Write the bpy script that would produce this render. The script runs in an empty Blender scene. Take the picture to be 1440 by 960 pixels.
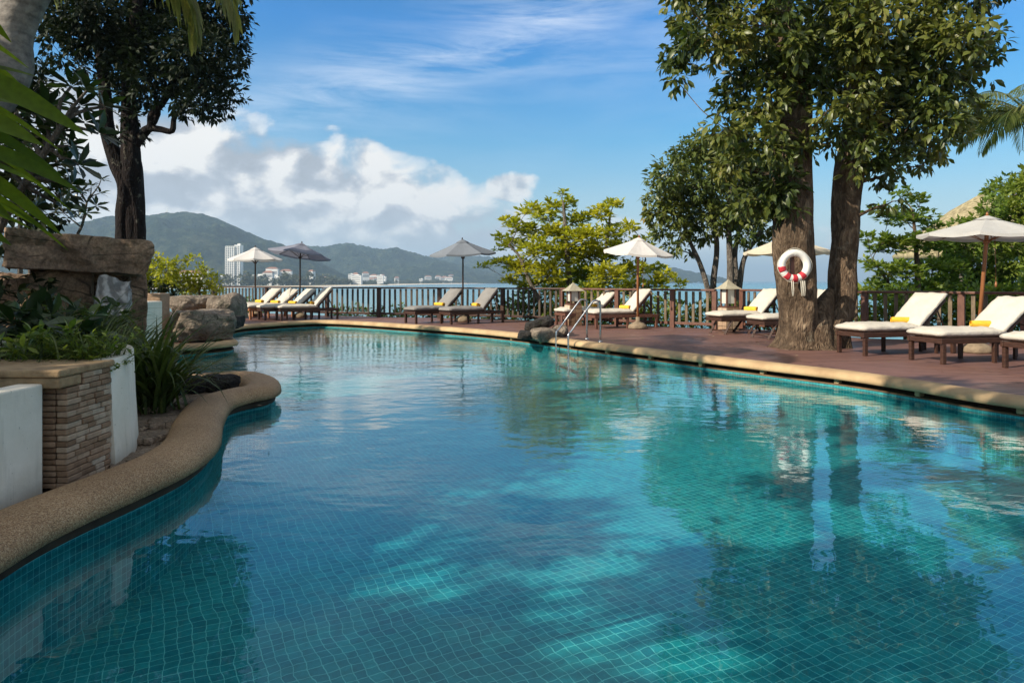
import bpy, bmesh, math, random
import numpy as np
from mathutils import Vector, Matrix, noise
from mathutils.geometry import tessellate_polygon

random.seed(7)
rng = np.random.default_rng(11)
sc = bpy.context.scene
COL = sc.collection
PI = math.pi
R = math.radians
F = 960.0; H = 1.30; HOR = 395.0; WATER = -0.19

def G(px, py, z=0.0):
    d = (H - z) * F / (py - HOR)
    return Vector(((px - 720) / F * d, d, z))
def W(px, py, d):
    return Vector(((px - 720) / F * d, d, H - (py - HOR) / F * d))

# ---------------------------------------------------------------- materials
MATS = {}
class NT:
    def __init__(s, tree):
        s.t = tree; s.n = tree.nodes; s.l = tree.links
    def add(s, typ, ins=None, **kw):
        nd = s.n.new(typ)
        for k, v in kw.items(): setattr(nd, k, v)
        if ins:
            for k, v in ins.items():
                sock = nd.inputs[k]
                if isinstance(v, bpy.types.NodeSocket): s.l.new(v, sock)
                else: sock.default_value = v
        return nd
    def math(s, op, a, b=None, c=None, clamp=False):
        nd = s.n.new('ShaderNodeMath'); nd.operation = op; nd.use_clamp = clamp
        for i, v in enumerate((a, b, c)):
            if v is None: continue
            if isinstance(v, bpy.types.NodeSocket): s.l.new(v, nd.inputs[i])
            else: nd.inputs[i].default_value = v
        return nd.outputs[0]
    def vmath(s, op, a, b=None, scale=None):
        nd = s.n.new('ShaderNodeVectorMath'); nd.operation = op
        for i, v in enumerate((a, b)):
            if v is None: continue
            if isinstance(v, bpy.types.NodeSocket): s.l.new(v, nd.inputs[i])
            else: nd.inputs[i].default_value = v
        if scale is not None: nd.inputs['Scale'].default_value = scale
        return nd.outputs[0]
    def mix(s, f, a, b, blend='MIX'):
        nd = s.n.new('ShaderNodeMix'); nd.data_type = 'RGBA'; nd.blend_type = blend
        for k, v in ((0, f), (6, a), (7, b)):
            if isinstance(v, bpy.types.NodeSocket): s.l.new(v, nd.inputs[k])
            else: nd.inputs[k].default_value = (v if k == 0 else (*v, 1.0)[:4])
        return nd.outputs[2]
    def ramp(s, f, stops, interp='LINEAR'):
        nd = s.n.new('ShaderNodeValToRGB'); cr = nd.color_ramp; cr.interpolation = interp
        while len(cr.elements) < len(stops): cr.elements.new(0.5)
        for e, (p, c) in zip(cr.elements, stops):
            e.position = p; e.color = (*c, 1.0)[:4] if not isinstance(c, (int, float)) else (c, c, c, 1)
        s.l.new(f, nd.inputs[0]); return nd.outputs[0]
    def noise(s, vec, scale, detail=4, rough=0.5, dist=0.0, out=0, typ=None):
        nd = s.n.new('ShaderNodeTexNoise')
        if typ: nd.noise_type = typ
        if vec is not None: s.l.new(vec, nd.inputs['Vector'])
        nd.inputs['Scale'].default_value = scale; nd.inputs['Detail'].default_value = detail
        nd.inputs['Roughness'].default_value = rough; nd.inputs['Distortion'].default_value = dist
        return nd.outputs[out]
    def vor(s, vec, scale, feature='F1', out='Distance'):
        nd = s.n.new('ShaderNodeTexVoronoi'); nd.feature = feature
        if vec is not None: s.l.new(vec, nd.inputs['Vector'])
        nd.inputs['Scale'].default_value = scale
        return nd.outputs[out]
    def coord(s, which='Object'):
        return s.n.new('ShaderNodeTexCoord').outputs[which]
    def mapping(s, vec, rot=(0,0,0), scale=(1,1,1), loc=(0,0,0)):
        nd = s.n.new('ShaderNodeMapping'); s.l.new(vec, nd.inputs[0])
        nd.inputs['Rotation'].default_value = rot; nd.inputs['Scale'].default_value = scale; nd.inputs['Location'].default_value = loc
        return nd.outputs[0]
    def bump(s, h, strength=0.3, dist=0.02, normal=None):
        nd = s.n.new('ShaderNodeBump'); s.l.new(h, nd.inputs['Height'])
        nd.inputs['Strength'].default_value = strength; nd.inputs['Distance'].default_value = dist
        if normal is not None: s.l.new(normal, nd.inputs['Normal'])
        return nd.outputs[0]

def newmat(name):
    m = bpy.data.materials.new(name); m.use_nodes = True
    m.node_tree.nodes.clear()
    t = NT(m.node_tree)
    out = t.add('ShaderNodeOutputMaterial')
    MATS[name] = m
    return m, t, out
def pbsdf(t, out, color, rough=0.6, bump=None, spec=0.5, metal=0.0, surf=True, **extra):
    p = t.add('ShaderNodeBsdfPrincipled')
    def put(k, v):
        if v is None: return
        if isinstance(v, bpy.types.NodeSocket): t.l.new(v, p.inputs[k])
        else: p.inputs[k].default_value = (*v, 1.0)[:4] if isinstance(v, tuple) else v
    put('Base Color', color); put('Roughness', rough); put('Specular IOR Level', spec); put('Metallic', metal)
    put('Normal', bump)
    for k, v in extra.items(): put(k, v)
    if surf: t.l.new(p.outputs[0], out.inputs['Surface'])
    return p

def simple(name, c1, c2=None, scale=6, rough=0.6, bs=0.2, bd=0.004, spec=0.4, metal=0.0, detail=5, coord='Object', stretch=(1,1,1), bscale=None):
    m, t, out = newmat(name)
    c2 = c2 or tuple(x * 0.7 for x in c1)
    v = t.mapping(t.coord(coord), scale=stretch)
    n = t.noise(v, scale, detail, 0.6)
    col = t.ramp(n, [(0.3, c2), (0.7, c1)])
    b = t.bump(t.noise(v, bscale or scale * 5, 4, 0.6), bs, bd)
    pbsdf(t, out, col, rough, b, spec, metal)
    return m

def leafmat(name, stops, rough=0.45, trans=0.35, spec=0.4, transcol=1.6):
    m, t, out = newmat(name)
    a = t.add('ShaderNodeAttribute', attribute_name='tint')
    col = t.ramp(a.outputs['Fac'], stops)
    n = t.noise(t.coord('Object'), 40, 2)
    col = t.mix(0.35, col, t.ramp(n, [(0.3, (0.25,)*3), (0.7, (0.75,)*3)]), 'OVERLAY')
    p = pbsdf(t, out, col, rough, None, spec, surf=False)
    tr = t.add('ShaderNodeBsdfTranslucent')
    tc = t.mix(1.0, col, (transcol, transcol * 1.05, transcol * 0.5), 'MULTIPLY')
    t.l.new(tc, tr.inputs[0])
    mx = t.add('ShaderNodeMixShader', {0: trans, 1: p.outputs[0], 2: tr.outputs[0]})
    t.l.new(mx.outputs[0], out.inputs['Surface'])
    return m

# ---------------------------------------------------------------- mesh builder
class MB:
    def __init__(s):
        s.v = []; s.f = []; s.tint = []; s.sm = []; s.cur = 0.5; s.mi = []; s.m = 0
    def _add(s, vs, fs, smooth=False):
        o = len(s.v); s.v.extend([tuple(x) for x in vs]); s.tint.extend([s.cur] * len(vs))
        for f in fs: s.f.append(tuple(i + o for i in f)); s.sm.append(smooth); s.mi.append(s.m)
    def box(s, c, size, rot=None, jit=0.0, taper=1.0):
        hx, hy, hz = size[0]/2, size[1]/2, size[2]/2
        vs = []
        for z in (-hz, hz):
            k = taper if z > 0 else 1.0
            for x, y in ((-hx,-hy),(hx,-hy),(hx,hy),(-hx,hy)):
                p = Vector((x*k + random.uniform(-jit,jit), y*k + random.uniform(-jit,jit), z + random.uniform(-jit,jit)))
                if rot is not None: p = rot @ p
                vs.append(p + Vector(c))
        s._add(vs, [(3,2,1,0),(4,5,6,7),(0,1,5,4),(1,2,6,5),(2,3,7,6),(3,0,4,7)])
    def bbox(s, c, size, r=0.01, rot=None):   # box with bevelled edges
        hx, hy, hz = size[0]/2, size[1]/2, size[2]/2
        r = min(r, hx*.9, hy*.9, hz*.9)
        bm = bmesh.new(); bmesh.ops.create_cube(bm, size=1.0)
        for v in bm.verts: v.co = Vector((v.co.x*size[0], v.co.y*size[1], v.co.z*size[2]))
        bmesh.ops.bevel(bm, geom=list(bm.edges), offset=r, segments=2, affect='EDGES', profile=0.5)
        s.frombm(bm, c, rot)
    def frombm(s, bm, c=(0,0,0), rot=None, smooth=False):
        bm.verts.index_update()
        vs = []
        for v in bm.verts:
            p = v.co.copy()
            if rot is not None: p = rot @ p
            vs.append(p + Vector(c))
        s._add(vs, [tuple(v.index for v in f.verts) for f in bm.faces], smooth)
        bm.free()
    def tube(s, pts, rad, n=8, caps=True, smooth=True, squash=None, rfun=None):
        pts = [Vector(p) for p in pts]
        if not hasattr(rad, '__len__'): rad = [rad] * len(pts)
        vs = []; fs = []
        up = Vector((0.0, 0.0, 1.0)); prev = None
        for i, p in enumerate(pts):
            a = pts[max(i-1, 0)]; b = pts[min(i+1, len(pts)-1)]
            tdir = (b - a).normalized() if (b-a).length > 1e-9 else up
            if prev is None:
                ref = Vector((1,0,0)) if abs(tdir.x) < 0.8 else Vector((0,1,0))
                x = (ref - tdir * ref.dot(tdir)).normalized()
            else:
                x = (prev - tdir * prev.dot(tdir))
                x = x.normalized() if x.length > 1e-6 else Vector((1,0,0))
            prev = x; y = tdir.cross(x)
            for k in range(n):
                an = 2*PI*k/n
                r = rad[i] * (rfun(an, i/(len(pts)-1), p) if rfun else 1.0)
                vs.append(p + x*math.cos(an)*r + y*math.sin(an)*r*(squash or 1.0))
        for i in range(len(pts)-1):
            for k in range(n):
                fs.append((i*n+k, i*n+(k+1)%n, (i+1)*n+(k+1)%n, (i+1)*n+k))
        if caps:
            fs.append(tuple(reversed(range(n)))); fs.append(tuple((len(pts)-1)*n + k for k in range(n)))
        s._add(vs, fs, smooth)
    def lathe(s, prof, n=16, c=(0,0,0), smooth=True):
        vs = []; fs = []
        for r, z in prof:
            for k in range(n):
                a = 2*PI*k/n; vs.append((c[0]+r*math.cos(a), c[1]+r*math.sin(a), c[2]+z))
        for i in range(len(prof)-1):
            for k in range(n): fs.append((i*n+k, i*n+(k+1)%n, (i+1)*n+(k+1)%n, (i+1)*n+k))
        fs.append(tuple(reversed(range(n)))); fs.append(tuple((len(prof)-1)*n+k for k in range(n)))
        s._add(vs, fs, smooth)
    def build(s, name, mat, parent=None, world=False, bevel=0.0):
        vs = s.v
        if parent is not None and world:
            mi = parent.matrix_world.inverted() if False else None
            L = parent.location; rz = parent.rotation_euler.z
            c, n = math.cos(-rz), math.sin(-rz)
            vs = [((x-L.x)*c-(y-L.y)*n, (x-L.x)*n+(y-L.y)*c, z-L.z) for x, y, z in vs]
        me = bpy.data.meshes.new(name)
        me.from_pydata(vs, [], s.f)
        me.polygons.foreach_set('use_smooth', s.sm)
        if isinstance(mat, (list, tuple)):
            for m_ in mat: me.materials.append(m_)
            me.polygons.foreach_set('material_index', s.mi)
        else: me.materials.append(mat)
        at = me.attributes.new('tint', 'FLOAT', 'POINT'); at.data.foreach_set('value', s.tint)
        me.update()
        o = bpy.data.objects.new(name, me); COL.objects.link(o)
        if parent is not None: o.parent = parent
        if bevel:
            md = o.modifiers.new('b', 'BEVEL'); md.width = bevel; md.segments = 2; md.limit_method = 'ANGLE'
        return o

def tag(o, label=None, cat=None, group=None, kind=None):
    if label: o['label'] = label
    if cat: o['category'] = cat
    if group: o['group'] = group
    if kind: o['kind'] = kind
    return o
def thing(name, label, cat, loc=(0,0,0), rz=0.0, group=None):
    o = bpy.data.objects.new(name, None); COL.objects.link(o)
    o.location = loc; o.rotation_euler = (0,0,rz); o.empty_display_size = 0.2
    return tag(o, label, cat, group)
KIDS = {}
def children(o):
    return [c for c in bpy.data.objects if c.parent == o]
def copy_tree(o, parent=None):
    kids = children(o)
    c = o.copy(); COL.objects.link(c)
    if parent is not None: c.parent = parent
    for k in kids: copy_tree(k, c)
    return c

def catmull(P_, closed=False, seg=8):
    n = len(P_); out = []
    rngi = range(n) if closed else range(n-1)
    for i in rngi:
        if closed: p0,p1,p2,p3 = P_[(i-1)%n],P_[i],P_[(i+1)%n],P_[(i+2)%n]
        else: p0,p1,p2,p3 = P_[max(i-1,0)],P_[i],P_[i+1],P_[min(i+2,n-1)]
        for k in range(seg):
            t = k/seg; t2=t*t; t3=t2*t
            out.append(0.5*((2*p1)+(-p0+p2)*t+(2*p0-5*p1+4*p2-p3)*t2+(-p0+3*p1-3*p2+p3)*t3))
    if not closed: out.append(P_[-1].copy())
    return out

# ---------------------------------------------------------------- leaves
def make_leaves(cen, dr, nrm, length, width, fold=0.25, droop=0.2, hi=False, tint=None):
    """numpy leaf cards with a midrib fold and a droop: returns verts, faces, tint"""
    N = len(cen)
    dr = dr / (np.linalg.norm(dr, axis=1, keepdims=True) + 1e-9)
    sd = np.cross(dr, nrm); sd /= (np.linalg.norm(sd, axis=1, keepdims=True) + 1e-9)
    up = np.cross(sd, dr)
    L = length[:, None]; Wd = width[:, None]
    if hi:
        st = [(0, 0), (.3, .8), (.62, 1.0), (1, 0)]
    else:
        st = [(0, 0), (.45, 1.0), (1, 0)]
    vs = []
    for (t, w) in st:
        mid = cen + dr * L * t - up * L * droop * t * t
        if w == 0: vs.append(mid)
        else:
            vs.append(mid + sd * Wd * .5 * w + up * Wd * fold * .5 * w)
            vs.append(mid)
            vs.append(mid - sd * Wd * .5 * w + up * Wd * fold * .5 * w)
    V = np.stack(vs, 1)           # N,k,3
    k = V.shape[1]
    if hi: fc = [(0,1,2),(0,2,3),(1,4,5,2),(2,5,6,3),(4,7,5),(5,7,6)]
    else: fc = [(0,1,2),(0,2,3),(1,4,2),(2,4,3)]
    return V.reshape(-1, 3), k, fc, (tint if tint is not None else rng.random(N))

def leaf_object(name, batches, mat, parent=None, origin=None):
    """batches: list of make_leaves results"""
    allv = []; loops = []; starts = []; totals = []; tints = []; off = 0; ls = 0
    for V, k, fc, tint in batches:
        N = len(V)//k
        if origin is not None: V = V - np.array(origin)
        allv.append(V); base = off + np.arange(N)*k
        for f in fc:
            idx = base[:, None] + np.array(f)[None, :]
            loops.append(idx.reshape(-1)); totals.append(np.full(N, len(f)))
        tints.append(np.repeat(tint, k)); off += N*k
    Vv = np.concatenate(allv).astype(np.float32); lp = np.concatenate(loops).astype(np.int32)
    tot = np.concatenate(totals).astype(np.int32); st = np.concatenate([[0], np.cumsum(tot)[:-1]]).astype(np.int32)
    me = bpy.data.meshes.new(name)
    me.vertices.add(len(Vv)); me.vertices.foreach_set('co', Vv.ravel())
    me.loops.add(len(lp)); me.loops.foreach_set('vertex_index', lp)
    me.polygons.add(len(tot)); me.polygons.foreach_set('loop_start', st); me.polygons.foreach_set('loop_total', tot)
    me.update(calc_edges=True)
    at = me.attributes.new('tint', 'FLOAT', 'POINT'); at.data.foreach_set('value', np.concatenate(tints).astype(np.float32))
    me.materials.append(mat); me.validate()
    o = bpy.data.objects.new(name, me); COL.objects.link(o)
    if parent is not None: o.parent = parent
    return o

def clump_leaves(c, r, n, ln, wr=0.45, sprig=7, flat=1.0, droop=0.25, outw=0.8, down=0.0, up=0.3, hi=False, sprig_r=0.5, tint0=None, shell=0.55, nup=1.0, planar=False):
    """leaves in sprigs scattered through an ellipsoid clump at c (radius r); returns batch and twig endpoints"""
    c = np.array(c); ns = max(1, n // sprig)
    d = rng.normal(size=(ns, 3)); d /= np.linalg.norm(d, axis=1, keepdims=True)
    rad = r * (rng.random(ns) ** shell) * (0.75 + 0.5 * rng.random(ns))
    sc_ = c + d * rad[:, None] * np.array([1, 1, flat])
    n = ns * sprig
    idx = np.repeat(np.arange(ns), sprig)
    loc = rng.normal(size=(n, 3)); loc /= np.linalg.norm(loc, axis=1, keepdims=True)
    if planar: loc[:, 2] *= 0.25
    dirs = loc * 0.9 + d[idx] * outw * np.array([1, 1, flat]) + np.array([0, 0, up - down])
    dirs /= np.linalg.norm(dirs, axis=1, keepdims=True)
    sr = ln * sprig_r
    cen = sc_[idx] + dirs * (rng.random(n) * sr)[:, None]
    nr = rng.normal(size=(n, 3)) * 0.6 + np.array([0, 0, nup])
    L = ln * (0.6 + 0.7 * rng.random(n))
    base = (rng.random() if tint0 is None else tint0)
    tint = np.clip(base * 0.5 + 0.5 * rng.random(n) * 0.6 + 0.2 * rng.random(ns)[idx], 0, 1)
    return make_leaves(cen, dirs, nr, L, L * wr, droop=droop, hi=hi, tint=tint), sc_

def bend(a, b, k=5, sag=0.1, wob=0.08):
    a = Vector(a); b = Vector(b); L = (b-a).length
    off = Vector((random.uniform(-1,1), random.uniform(-1,1), random.uniform(-.3,1))) * L * sag
    out = []
    for i in range(k+1):
        t = i/k
        p = a.lerp(b, t) + off * math.sin(PI*t) + Vector((random.uniform(-1,1), random.uniform(-1,1), random.uniform(-1,1))) * L * wob * 0.5 * (0 < i < k)
        out.append(p)
    return out

def bark_r(seed, amp=0.12, flare=None):
    def f(an, t, p):
        v = 1 + amp * noise.noise(Vector((math.cos(an)*1.6+seed, math.sin(an)*1.6, p.z*0.9))) * 1.6 + amp*.5*noise.noise(Vector((math.cos(an)*5+seed, math.sin(an)*5, p.z*2.2)))
        if flare:
            v *= 1 + flare * max(0, 1 - t*6) ** 2 * (0.6 + 0.5*math.cos(an*5+seed))
        return v
    return f

def tree(name, label, cat, base, trunks, clumps, bark, leaf, ln=0.16, dens=1.0, group=None, limb_r=0.05, leafkw=None, jitter=1.0, d=None, twig=True, depth=1.0, nmax=None, extra_limbs=()):
    """trunks: list of (points, radii); clumps: (px,py,rpx) on the tree's depth d, spread in depth; all joined by limbs"""
    t = thing(name, label, cat, base, 0, group)
    m = MB(); lk = dict(leafkw or {})
    for k, (pts, rad) in enumerate(trunks):
        dense = catmull([Vector(p) for p in pts], seg=5)
        rr = np.interp(np.linspace(0, 1, len(dense)), np.linspace(0, 1, len(rad)), rad)
        m.tube(dense, list(rr), n=14 if max(rad) < 0.2 else 28, rfun=bark_r(k*3.1+base[0], 0.18 if max(rad) > .2 else .08, 0.42 if max(rad) > .25 else None))
    nodes = []
    for pts, rad in trunks:
        dn = catmull([Vector(p) for p in pts], seg=5)
        for i, p in enumerate(dn):
            if i > len(dn)*0.3: nodes.append((p, np.interp(i/(len(dn)-1), np.linspace(0,1,len(rad)), rad)))
    for (pts, r0, r1) in extra_limbs:
        pp = catmull([Vector(p) for p in pts], seg=4)
        m.tube(pp, [r0 + (r1-r0)*i/(len(pp)-1) for i in range(len(pp))], n=9, rfun=bark_r(1.3, .1))
        for i, p in enumerate(pp[len(pp)//3:]): nodes.append((p, r1))
    batches = []
    cl = []
    for c in clumps:
        px, py, r = c[:3]
        dd = d + (c[3] if len(c) > 3 else random.uniform(-1, 1) * depth)
        cl.append((W(px, py, dd), r * dd / F))
    cl.sort(key=lambda q: min((q[0]-p).length for p, _ in nodes))
    for c, r in cl:
        best = min(nodes, key=lambda q: (q[0]-c).length + max(0, q[0].z - c.z + 0.3) * 0.9)
        L = (best[0]-c).length
        r0 = min(best[1]*0.75, limb_r * (0.5 + L*0.35)); r1 = max(0.008, r0*0.35)
        pts = catmull(bend(best[0], c, 4, 0.10, 0.07), seg=3)
        m.tube(pts, [r0 + (r1-r0)*i/(len(pts)-1) for i in range(len(pts))], n=7)
        for i in range(len(pts)//2, len(pts)): nodes.append((pts[i], r1*1.3))
        n = int(dens * 26 * (r/ln)**2 * 0.55)
        if nmax: n = min(n, nmax)
        b, tw = clump_leaves(c, r, max(n, 12), ln, **lk)
        batches.append(b)
        if twig:
            for q in tw[:max(4, min(len(tw)//3, 22))]:
                q = Vector(q)
                pp = bend(pts[random.randrange(len(pts)//2, len(pts))], q, 3, 0.12, 0.05)
                m.tube(pp, [max(0.004, r1*0.6), r1*0.45+.001, r1*0.35+.001, 0.003], n=4, caps=False)
    m.build('trunk', bark, t, world=True)
    leaf_object('crown', batches, leaf, t, origin=base)
    return t

def rock_mb(m, c, size, seed, boxy=0.5, rz=0.0, amp=0.18, sub=4, rough=0.05, tilt=(0,0)):
    bm = bmesh.new(); bmesh.ops.create_cube(bm, size=2.0)
    bmesh.ops.subdivide_edges(bm, edges=list(bm.edges), cuts=sub*4+1, use_grid_fill=True)
    M = Matrix.Rotation(rz, 3, 'Z') @ Matrix.Rotation(tilt[0], 3, 'X') @ Matrix.Rotation(tilt[1], 3, 'Y')
    sv = Vector((seed*7.3, seed*3.1, seed*5.7))
    for v in bm.verts:
        p = v.co.copy(); s_ = p.normalized() * 1.15
        p = p.lerp(s_, 1-boxy)
        q = Vector((p.x*size[0]/max(size), p.y*size[1]/max(size), p.z*size[2]/max(size)))
        n1 = noise.noise_vector(q*1.1 + sv); n2 = noise.fractal(q*3.0 + sv, 1.0, 2.0, 4); cell = noise.cell(q*2.1+sv)
        p += n1*amp + s_.normalized()*(n2*rough*1.6)
        p += s_.normalized()*(-abs(noise.noise(q*2.3+sv*2))*amp*0.35)
        v.co = M @ Vector((p.x*size[0]/2, p.y*size[1]/2, p.z*size[2]/2))
    m.frombm(bm, c, smooth=True)
def rock(name, label, c, size, seed, mat, **kw):
    o = thing(name, label, 'rock', c)
    m = MB(); rock_mb(m, (0,0,0), size, seed, **kw)
    bpy.data.objects.remove(o)
    o = m.build(name, mat); o.location = c
    return tag(o, label, 'rock')
# ---------------------------------------------------------------- scene, world, camera
SUN_EL = R(32); SUN_DIR = Vector((-0.865, -0.50, 0)).normalized()     # horizontal direction towards the sun
def setup():
    sc.view_settings.view_transform = 'Standard'; sc.view_settings.look = 'None'
    sc.view_settings.exposure = 0.58; sc.view_settings.gamma = 1.0
    sc.cycles.use_denoising = True
    sc.cycles.max_bounces = 8; sc.cycles.transparent_max_bounces = 12; sc.cycles.volume_bounces = 0
    sc.cycles.sample_clamp_indirect = 6.0
    sc.cycles.caustics_reflective = False; sc.cycles.caustics_refractive = False
    cam = bpy.data.cameras.new('camera'); co = bpy.data.objects.new('camera', cam); COL.objects.link(co)
    cam.lens = 24.0; cam.sensor_width = 36.0; cam.shift_y = -85/1440
    cam.clip_start = 0.05; cam.clip_end = 60000
    co.location = (0, 0, H); co.rotation_euler = (R(90), 0, 0); sc.camera = co
    s = SUN_DIR * math.cos(SUN_EL) + Vector((0, 0, math.sin(SUN_EL)))
    sl = bpy.data.lights.new('sun', 'SUN'); so = bpy.data.objects.new('sun', sl); COL.objects.link(so)
    sl.energy = 5.0; sl.angle = R(0.5); sl.color = (1.0, 0.90, 0.74)
    so.rotation_euler = s.to_track_quat('Z', 'Y').to_euler()

    w = bpy.data.worlds.new('World'); sc.world = w; w.use_nodes = True
    w.node_tree.nodes.clear(); t = NT(w.node_tree)
    out = t.add('ShaderNodeOutputWorld'); bg = t.add('ShaderNodeBackground')
    t.l.new(bg.outputs[0], out.inputs[0]); bg.inputs[1].default_value = 0.104
    sky = t.add('ShaderNodeTexSky', sky_type='NISHITA'); sky.sun_disc = False
    sky.sun_elevation = SUN_EL; sky.sun_rotation = math.atan2(SUN_DIR.x, SUN_DIR.y)
    sky.altitude = 0; sky.air_density = 1.0; sky.dust_density = 0.6; sky.ozone_density = 2.5
    hs = t.add('ShaderNodeHueSaturation', {'Hue': 0.488, 'Saturation': 1.25, 'Value': 0.78, 'Color': sky.outputs[0]})
    col = hs.outputs[0]
    g = t.coord('Generated')
    sp = t.add('ShaderNodeSeparateXYZ'); t.l.new(t.vmath('NORMALIZE', g), sp.inputs[0])
    az = t.math('ARCTAN2', sp.outputs[0], sp.outputs[1])
    el = t.math('ARCSINE', sp.outputs[2])
    ela = t.math('ABSOLUTE', el)
    tintc = t.ramp(ela, [(0.0, (1, 1, 1)), (0.10, (0.70, 0.96, 1.0)), (0.20, (0.16, 0.97, 1.22)), (0.36, (0.0, 0.98, 1.55)), (0.52, (0.60, 0.92, 1.0))])
    col = t.mix(1.0, col, tintc, 'MULTIPLY')
    # pale haze towards the horizon
    hz = t.math('POWER', 2.718, t.math('MULTIPLY', ela, -8.5))
    col = t.mix(t.math('MULTIPLY', hz, 0.74), col, (5.6, 6.2, 6.9))
    # ---- cirrus
    cv = t.add('ShaderNodeCombineXYZ', {0: az, 1: ela})
    cm = t.mapping(cv.outputs[0], rot=(0, 0, R(-17)), scale=(1.3, 9.0, 1))
    wisp = t.noise(cm, 2.2, 9, 0.62, 0.55)
    cm2 = t.mapping(cv.outputs[0], rot=(0, 0, R(-12)), scale=(1.0, 3.0, 1), loc=(3.1, 0.4, 0))
    broad = t.noise(cm2, 1.9, 3, 0.5)
    wi = t.math('MULTIPLY', t.ramp(wisp, [(0.40, 0), (0.74, 1)]), t.ramp(broad, [(0.40, 0), (0.62, 1)]))
    wi = t.math('MULTIPLY', wi, t.ramp(ela, [(0.10, 0.25), (0.22, 0.6), (0.36, 1.0)]))
    # one broad diagonal veil in the upper sky
    lx = t.math('SUBTRACT', ela, t.math('MULTIPLY_ADD', az, 0.33, 0.347))
    veil = t.math('POWER', 2.718, t.math('MULTIPLY', t.math('MULTIPLY', lx, lx), -420.0))
    azm = t.ramp(t.math('MULTIPLY_ADD', az, 0.5, 0.5), [(0.24, 0), (0.36, .75), (0.5, 1), (0.56, 0.9), (0.59, 0)])
    vn = t.ramp(t.noise(cm, 3.6, 9, 0.65, 0.7), [(0.38, 0.0), (0.66, 1.0)])
    veil = t.math('MULTIPLY', t.math('MULTIPLY', veil, azm), vn)
    ci = t.math('ADD', t.math('MULTIPLY', wi, 0.55), t.math('MULTIPLY', veil, 0.75), clamp=True)
    col = t.mix(t.math('MULTIPLY', ci, 0.72), col, (5.8, 6.4, 7.3))
    # bright cloud added out of view, overhead and behind, for whiter fill light
    ov = t.ramp(ela, [(0.42, 0.0), (0.70, 0.75)])
    bk_ = t.ramp(t.math('MULTIPLY_ADD', sp.outputs[1], -0.5, 0.5), [(0.48, 0.0), (0.75, 0.55)])
    ovn = t.ramp(t.noise(t.mapping(g, scale=(2, 3, 2)), 1.6, 6, 0.6), [(0.30, 0.6), (0.65, 1.0)])
    col = t.mix(t.math('MULTIPLY', t.math('MAXIMUM', ov, bk_), ovn), col, (5.6, 5.4, 5.1))
    # ---- cumulus bank
    def fbm(off):
        v = t.mapping(cv.outputs[0], scale=(1.0, 1.45, 1), loc=(off[0]+5.2, off[1]+2.0, 0.3))
        a = t.noise(v, 6.5, 3, 0.5)
        b = t.noise(v, 13.0, 9, 0.56, 0.25)
        return t.math('MULTIPLY_ADD', b, 0.55, t.math('MULTIPLY', a, 0.45))
    u = t.math('MULTIPLY_ADD', az, 0.5, 0.5)
    env = t.add('ShaderNodeFloatCurve'); t.l.new(u, env.inputs['Value']); c = env.mapping.curves[0]
    pts = []
    for px, py in ((-900, 300), (0, 20), (60, 85), (150, 140), (230, 150), (300, 158), (350, 172), (420, 195), (480, 224), (545, 240), (600, 254), (660, 276), (720, 296), (820, 322), (950, 345), (1440, 362), (2600, 370)):
        a_ = math.atan2(px-720, F); e_ = math.atan((HOR-py)/F*math.cos(a_))
        pts.append((a_*0.5+0.5, e_))
    while len(c.points) < len(pts): c.points.new(0.5, 0.5)
    for p, q in zip(c.points, pts): p.location = q; p.handle_type = 'AUTO'
    env.mapping.update()
    f0 = fbm((0, 0)); f1 = fbm((0.020, -0.030)); f2 = fbm((0.045, -0.07))
    top = t.math('MULTIPLY', t.math('SUBTRACT', env.outputs[0], ela), 14.0)
    k = t.math('MULTIPLY_ADD', t.math('SUBTRACT', f0, 0.5), 3.8, top)
    dens = t.ramp(t.math('MULTIPLY_ADD', k, 0.5, 0.5), [(0.40, 0), (0.50, .45), (0.68, 1)])
    # second, separate puff
    def puff(px, py, sx, sy):
        a_ = math.atan2(px-720, F); e_ = math.atan((HOR-py)/F*math.cos(a_))
        dx = t.math('MULTIPLY', t.math('SUBTRACT', az, a_), 1/sx); dy = t.math('MULTIPLY', t.math('SUBTRACT', ela, e_), 1/sy)
        rr = t.math('ADD', t.math('MULTIPLY', dx, dx), t.math('MULTIPLY', dy, dy))
        q = t.math('ADD', t.math('SUBTRACT', 0.75, rr), t.math('MULTIPLY', t.math('SUBTRACT', f0, 0.5), 3.8))
        return t.ramp(t.math('MULTIPLY_ADD', q, 0.5, 0.5), [(0.50, 0), (0.72, 0.9)], 'EASE')
    p1 = puff(722, 262, 0.045, 0.030)
    dens = t.math('MAXIMUM', dens, p1)
    lit = t.math('MULTIPLY_ADD', t.math('SUBTRACT', f0, f1), 5.5, 0.40)
    lit2 = t.math('MULTIPLY_ADD', t.math('SUBTRACT', f0, f2), 3.0, 0.0)
    lit = t.math('ADD', lit, lit2)
    edge = t.ramp(top, [(0.0, 0.28), (0.5, 0.10), (1.0, 0.0)])
    lit = t.math('ADD', lit, edge, clamp=True)
    cc = t.ramp(lit, [(0.05, (0.40, 0.44, 0.50)), (0.42, (0.54, 0.575, 0.63)), (0.72, (0.77, 0.765, 0.76)), (1.0, (1.0, 0.975, 0.93))])
    cc = t.mix(0.5, cc, t.ramp(t.noise(cv.outputs[0], 26, 8, 0.65, 0.5), [(0.3, (0.36,)*3), (0.7, (0.62,)*3)]), 'OVERLAY')
    cc = t.mix(1.0, cc, (6.7, 6.7, 6.7), 'MULTIPLY')
    cc = t.mix(t.math('MULTIPLY', hz, 0.5), cc, (5.6, 6.1, 6.9))
    low = t.ramp(ela, [(0.0, 0.35), (0.05, 0.85), (0.10, 1.0)])
    col = t.mix(t.math('MULTIPLY', dens, low), col, cc)
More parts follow.
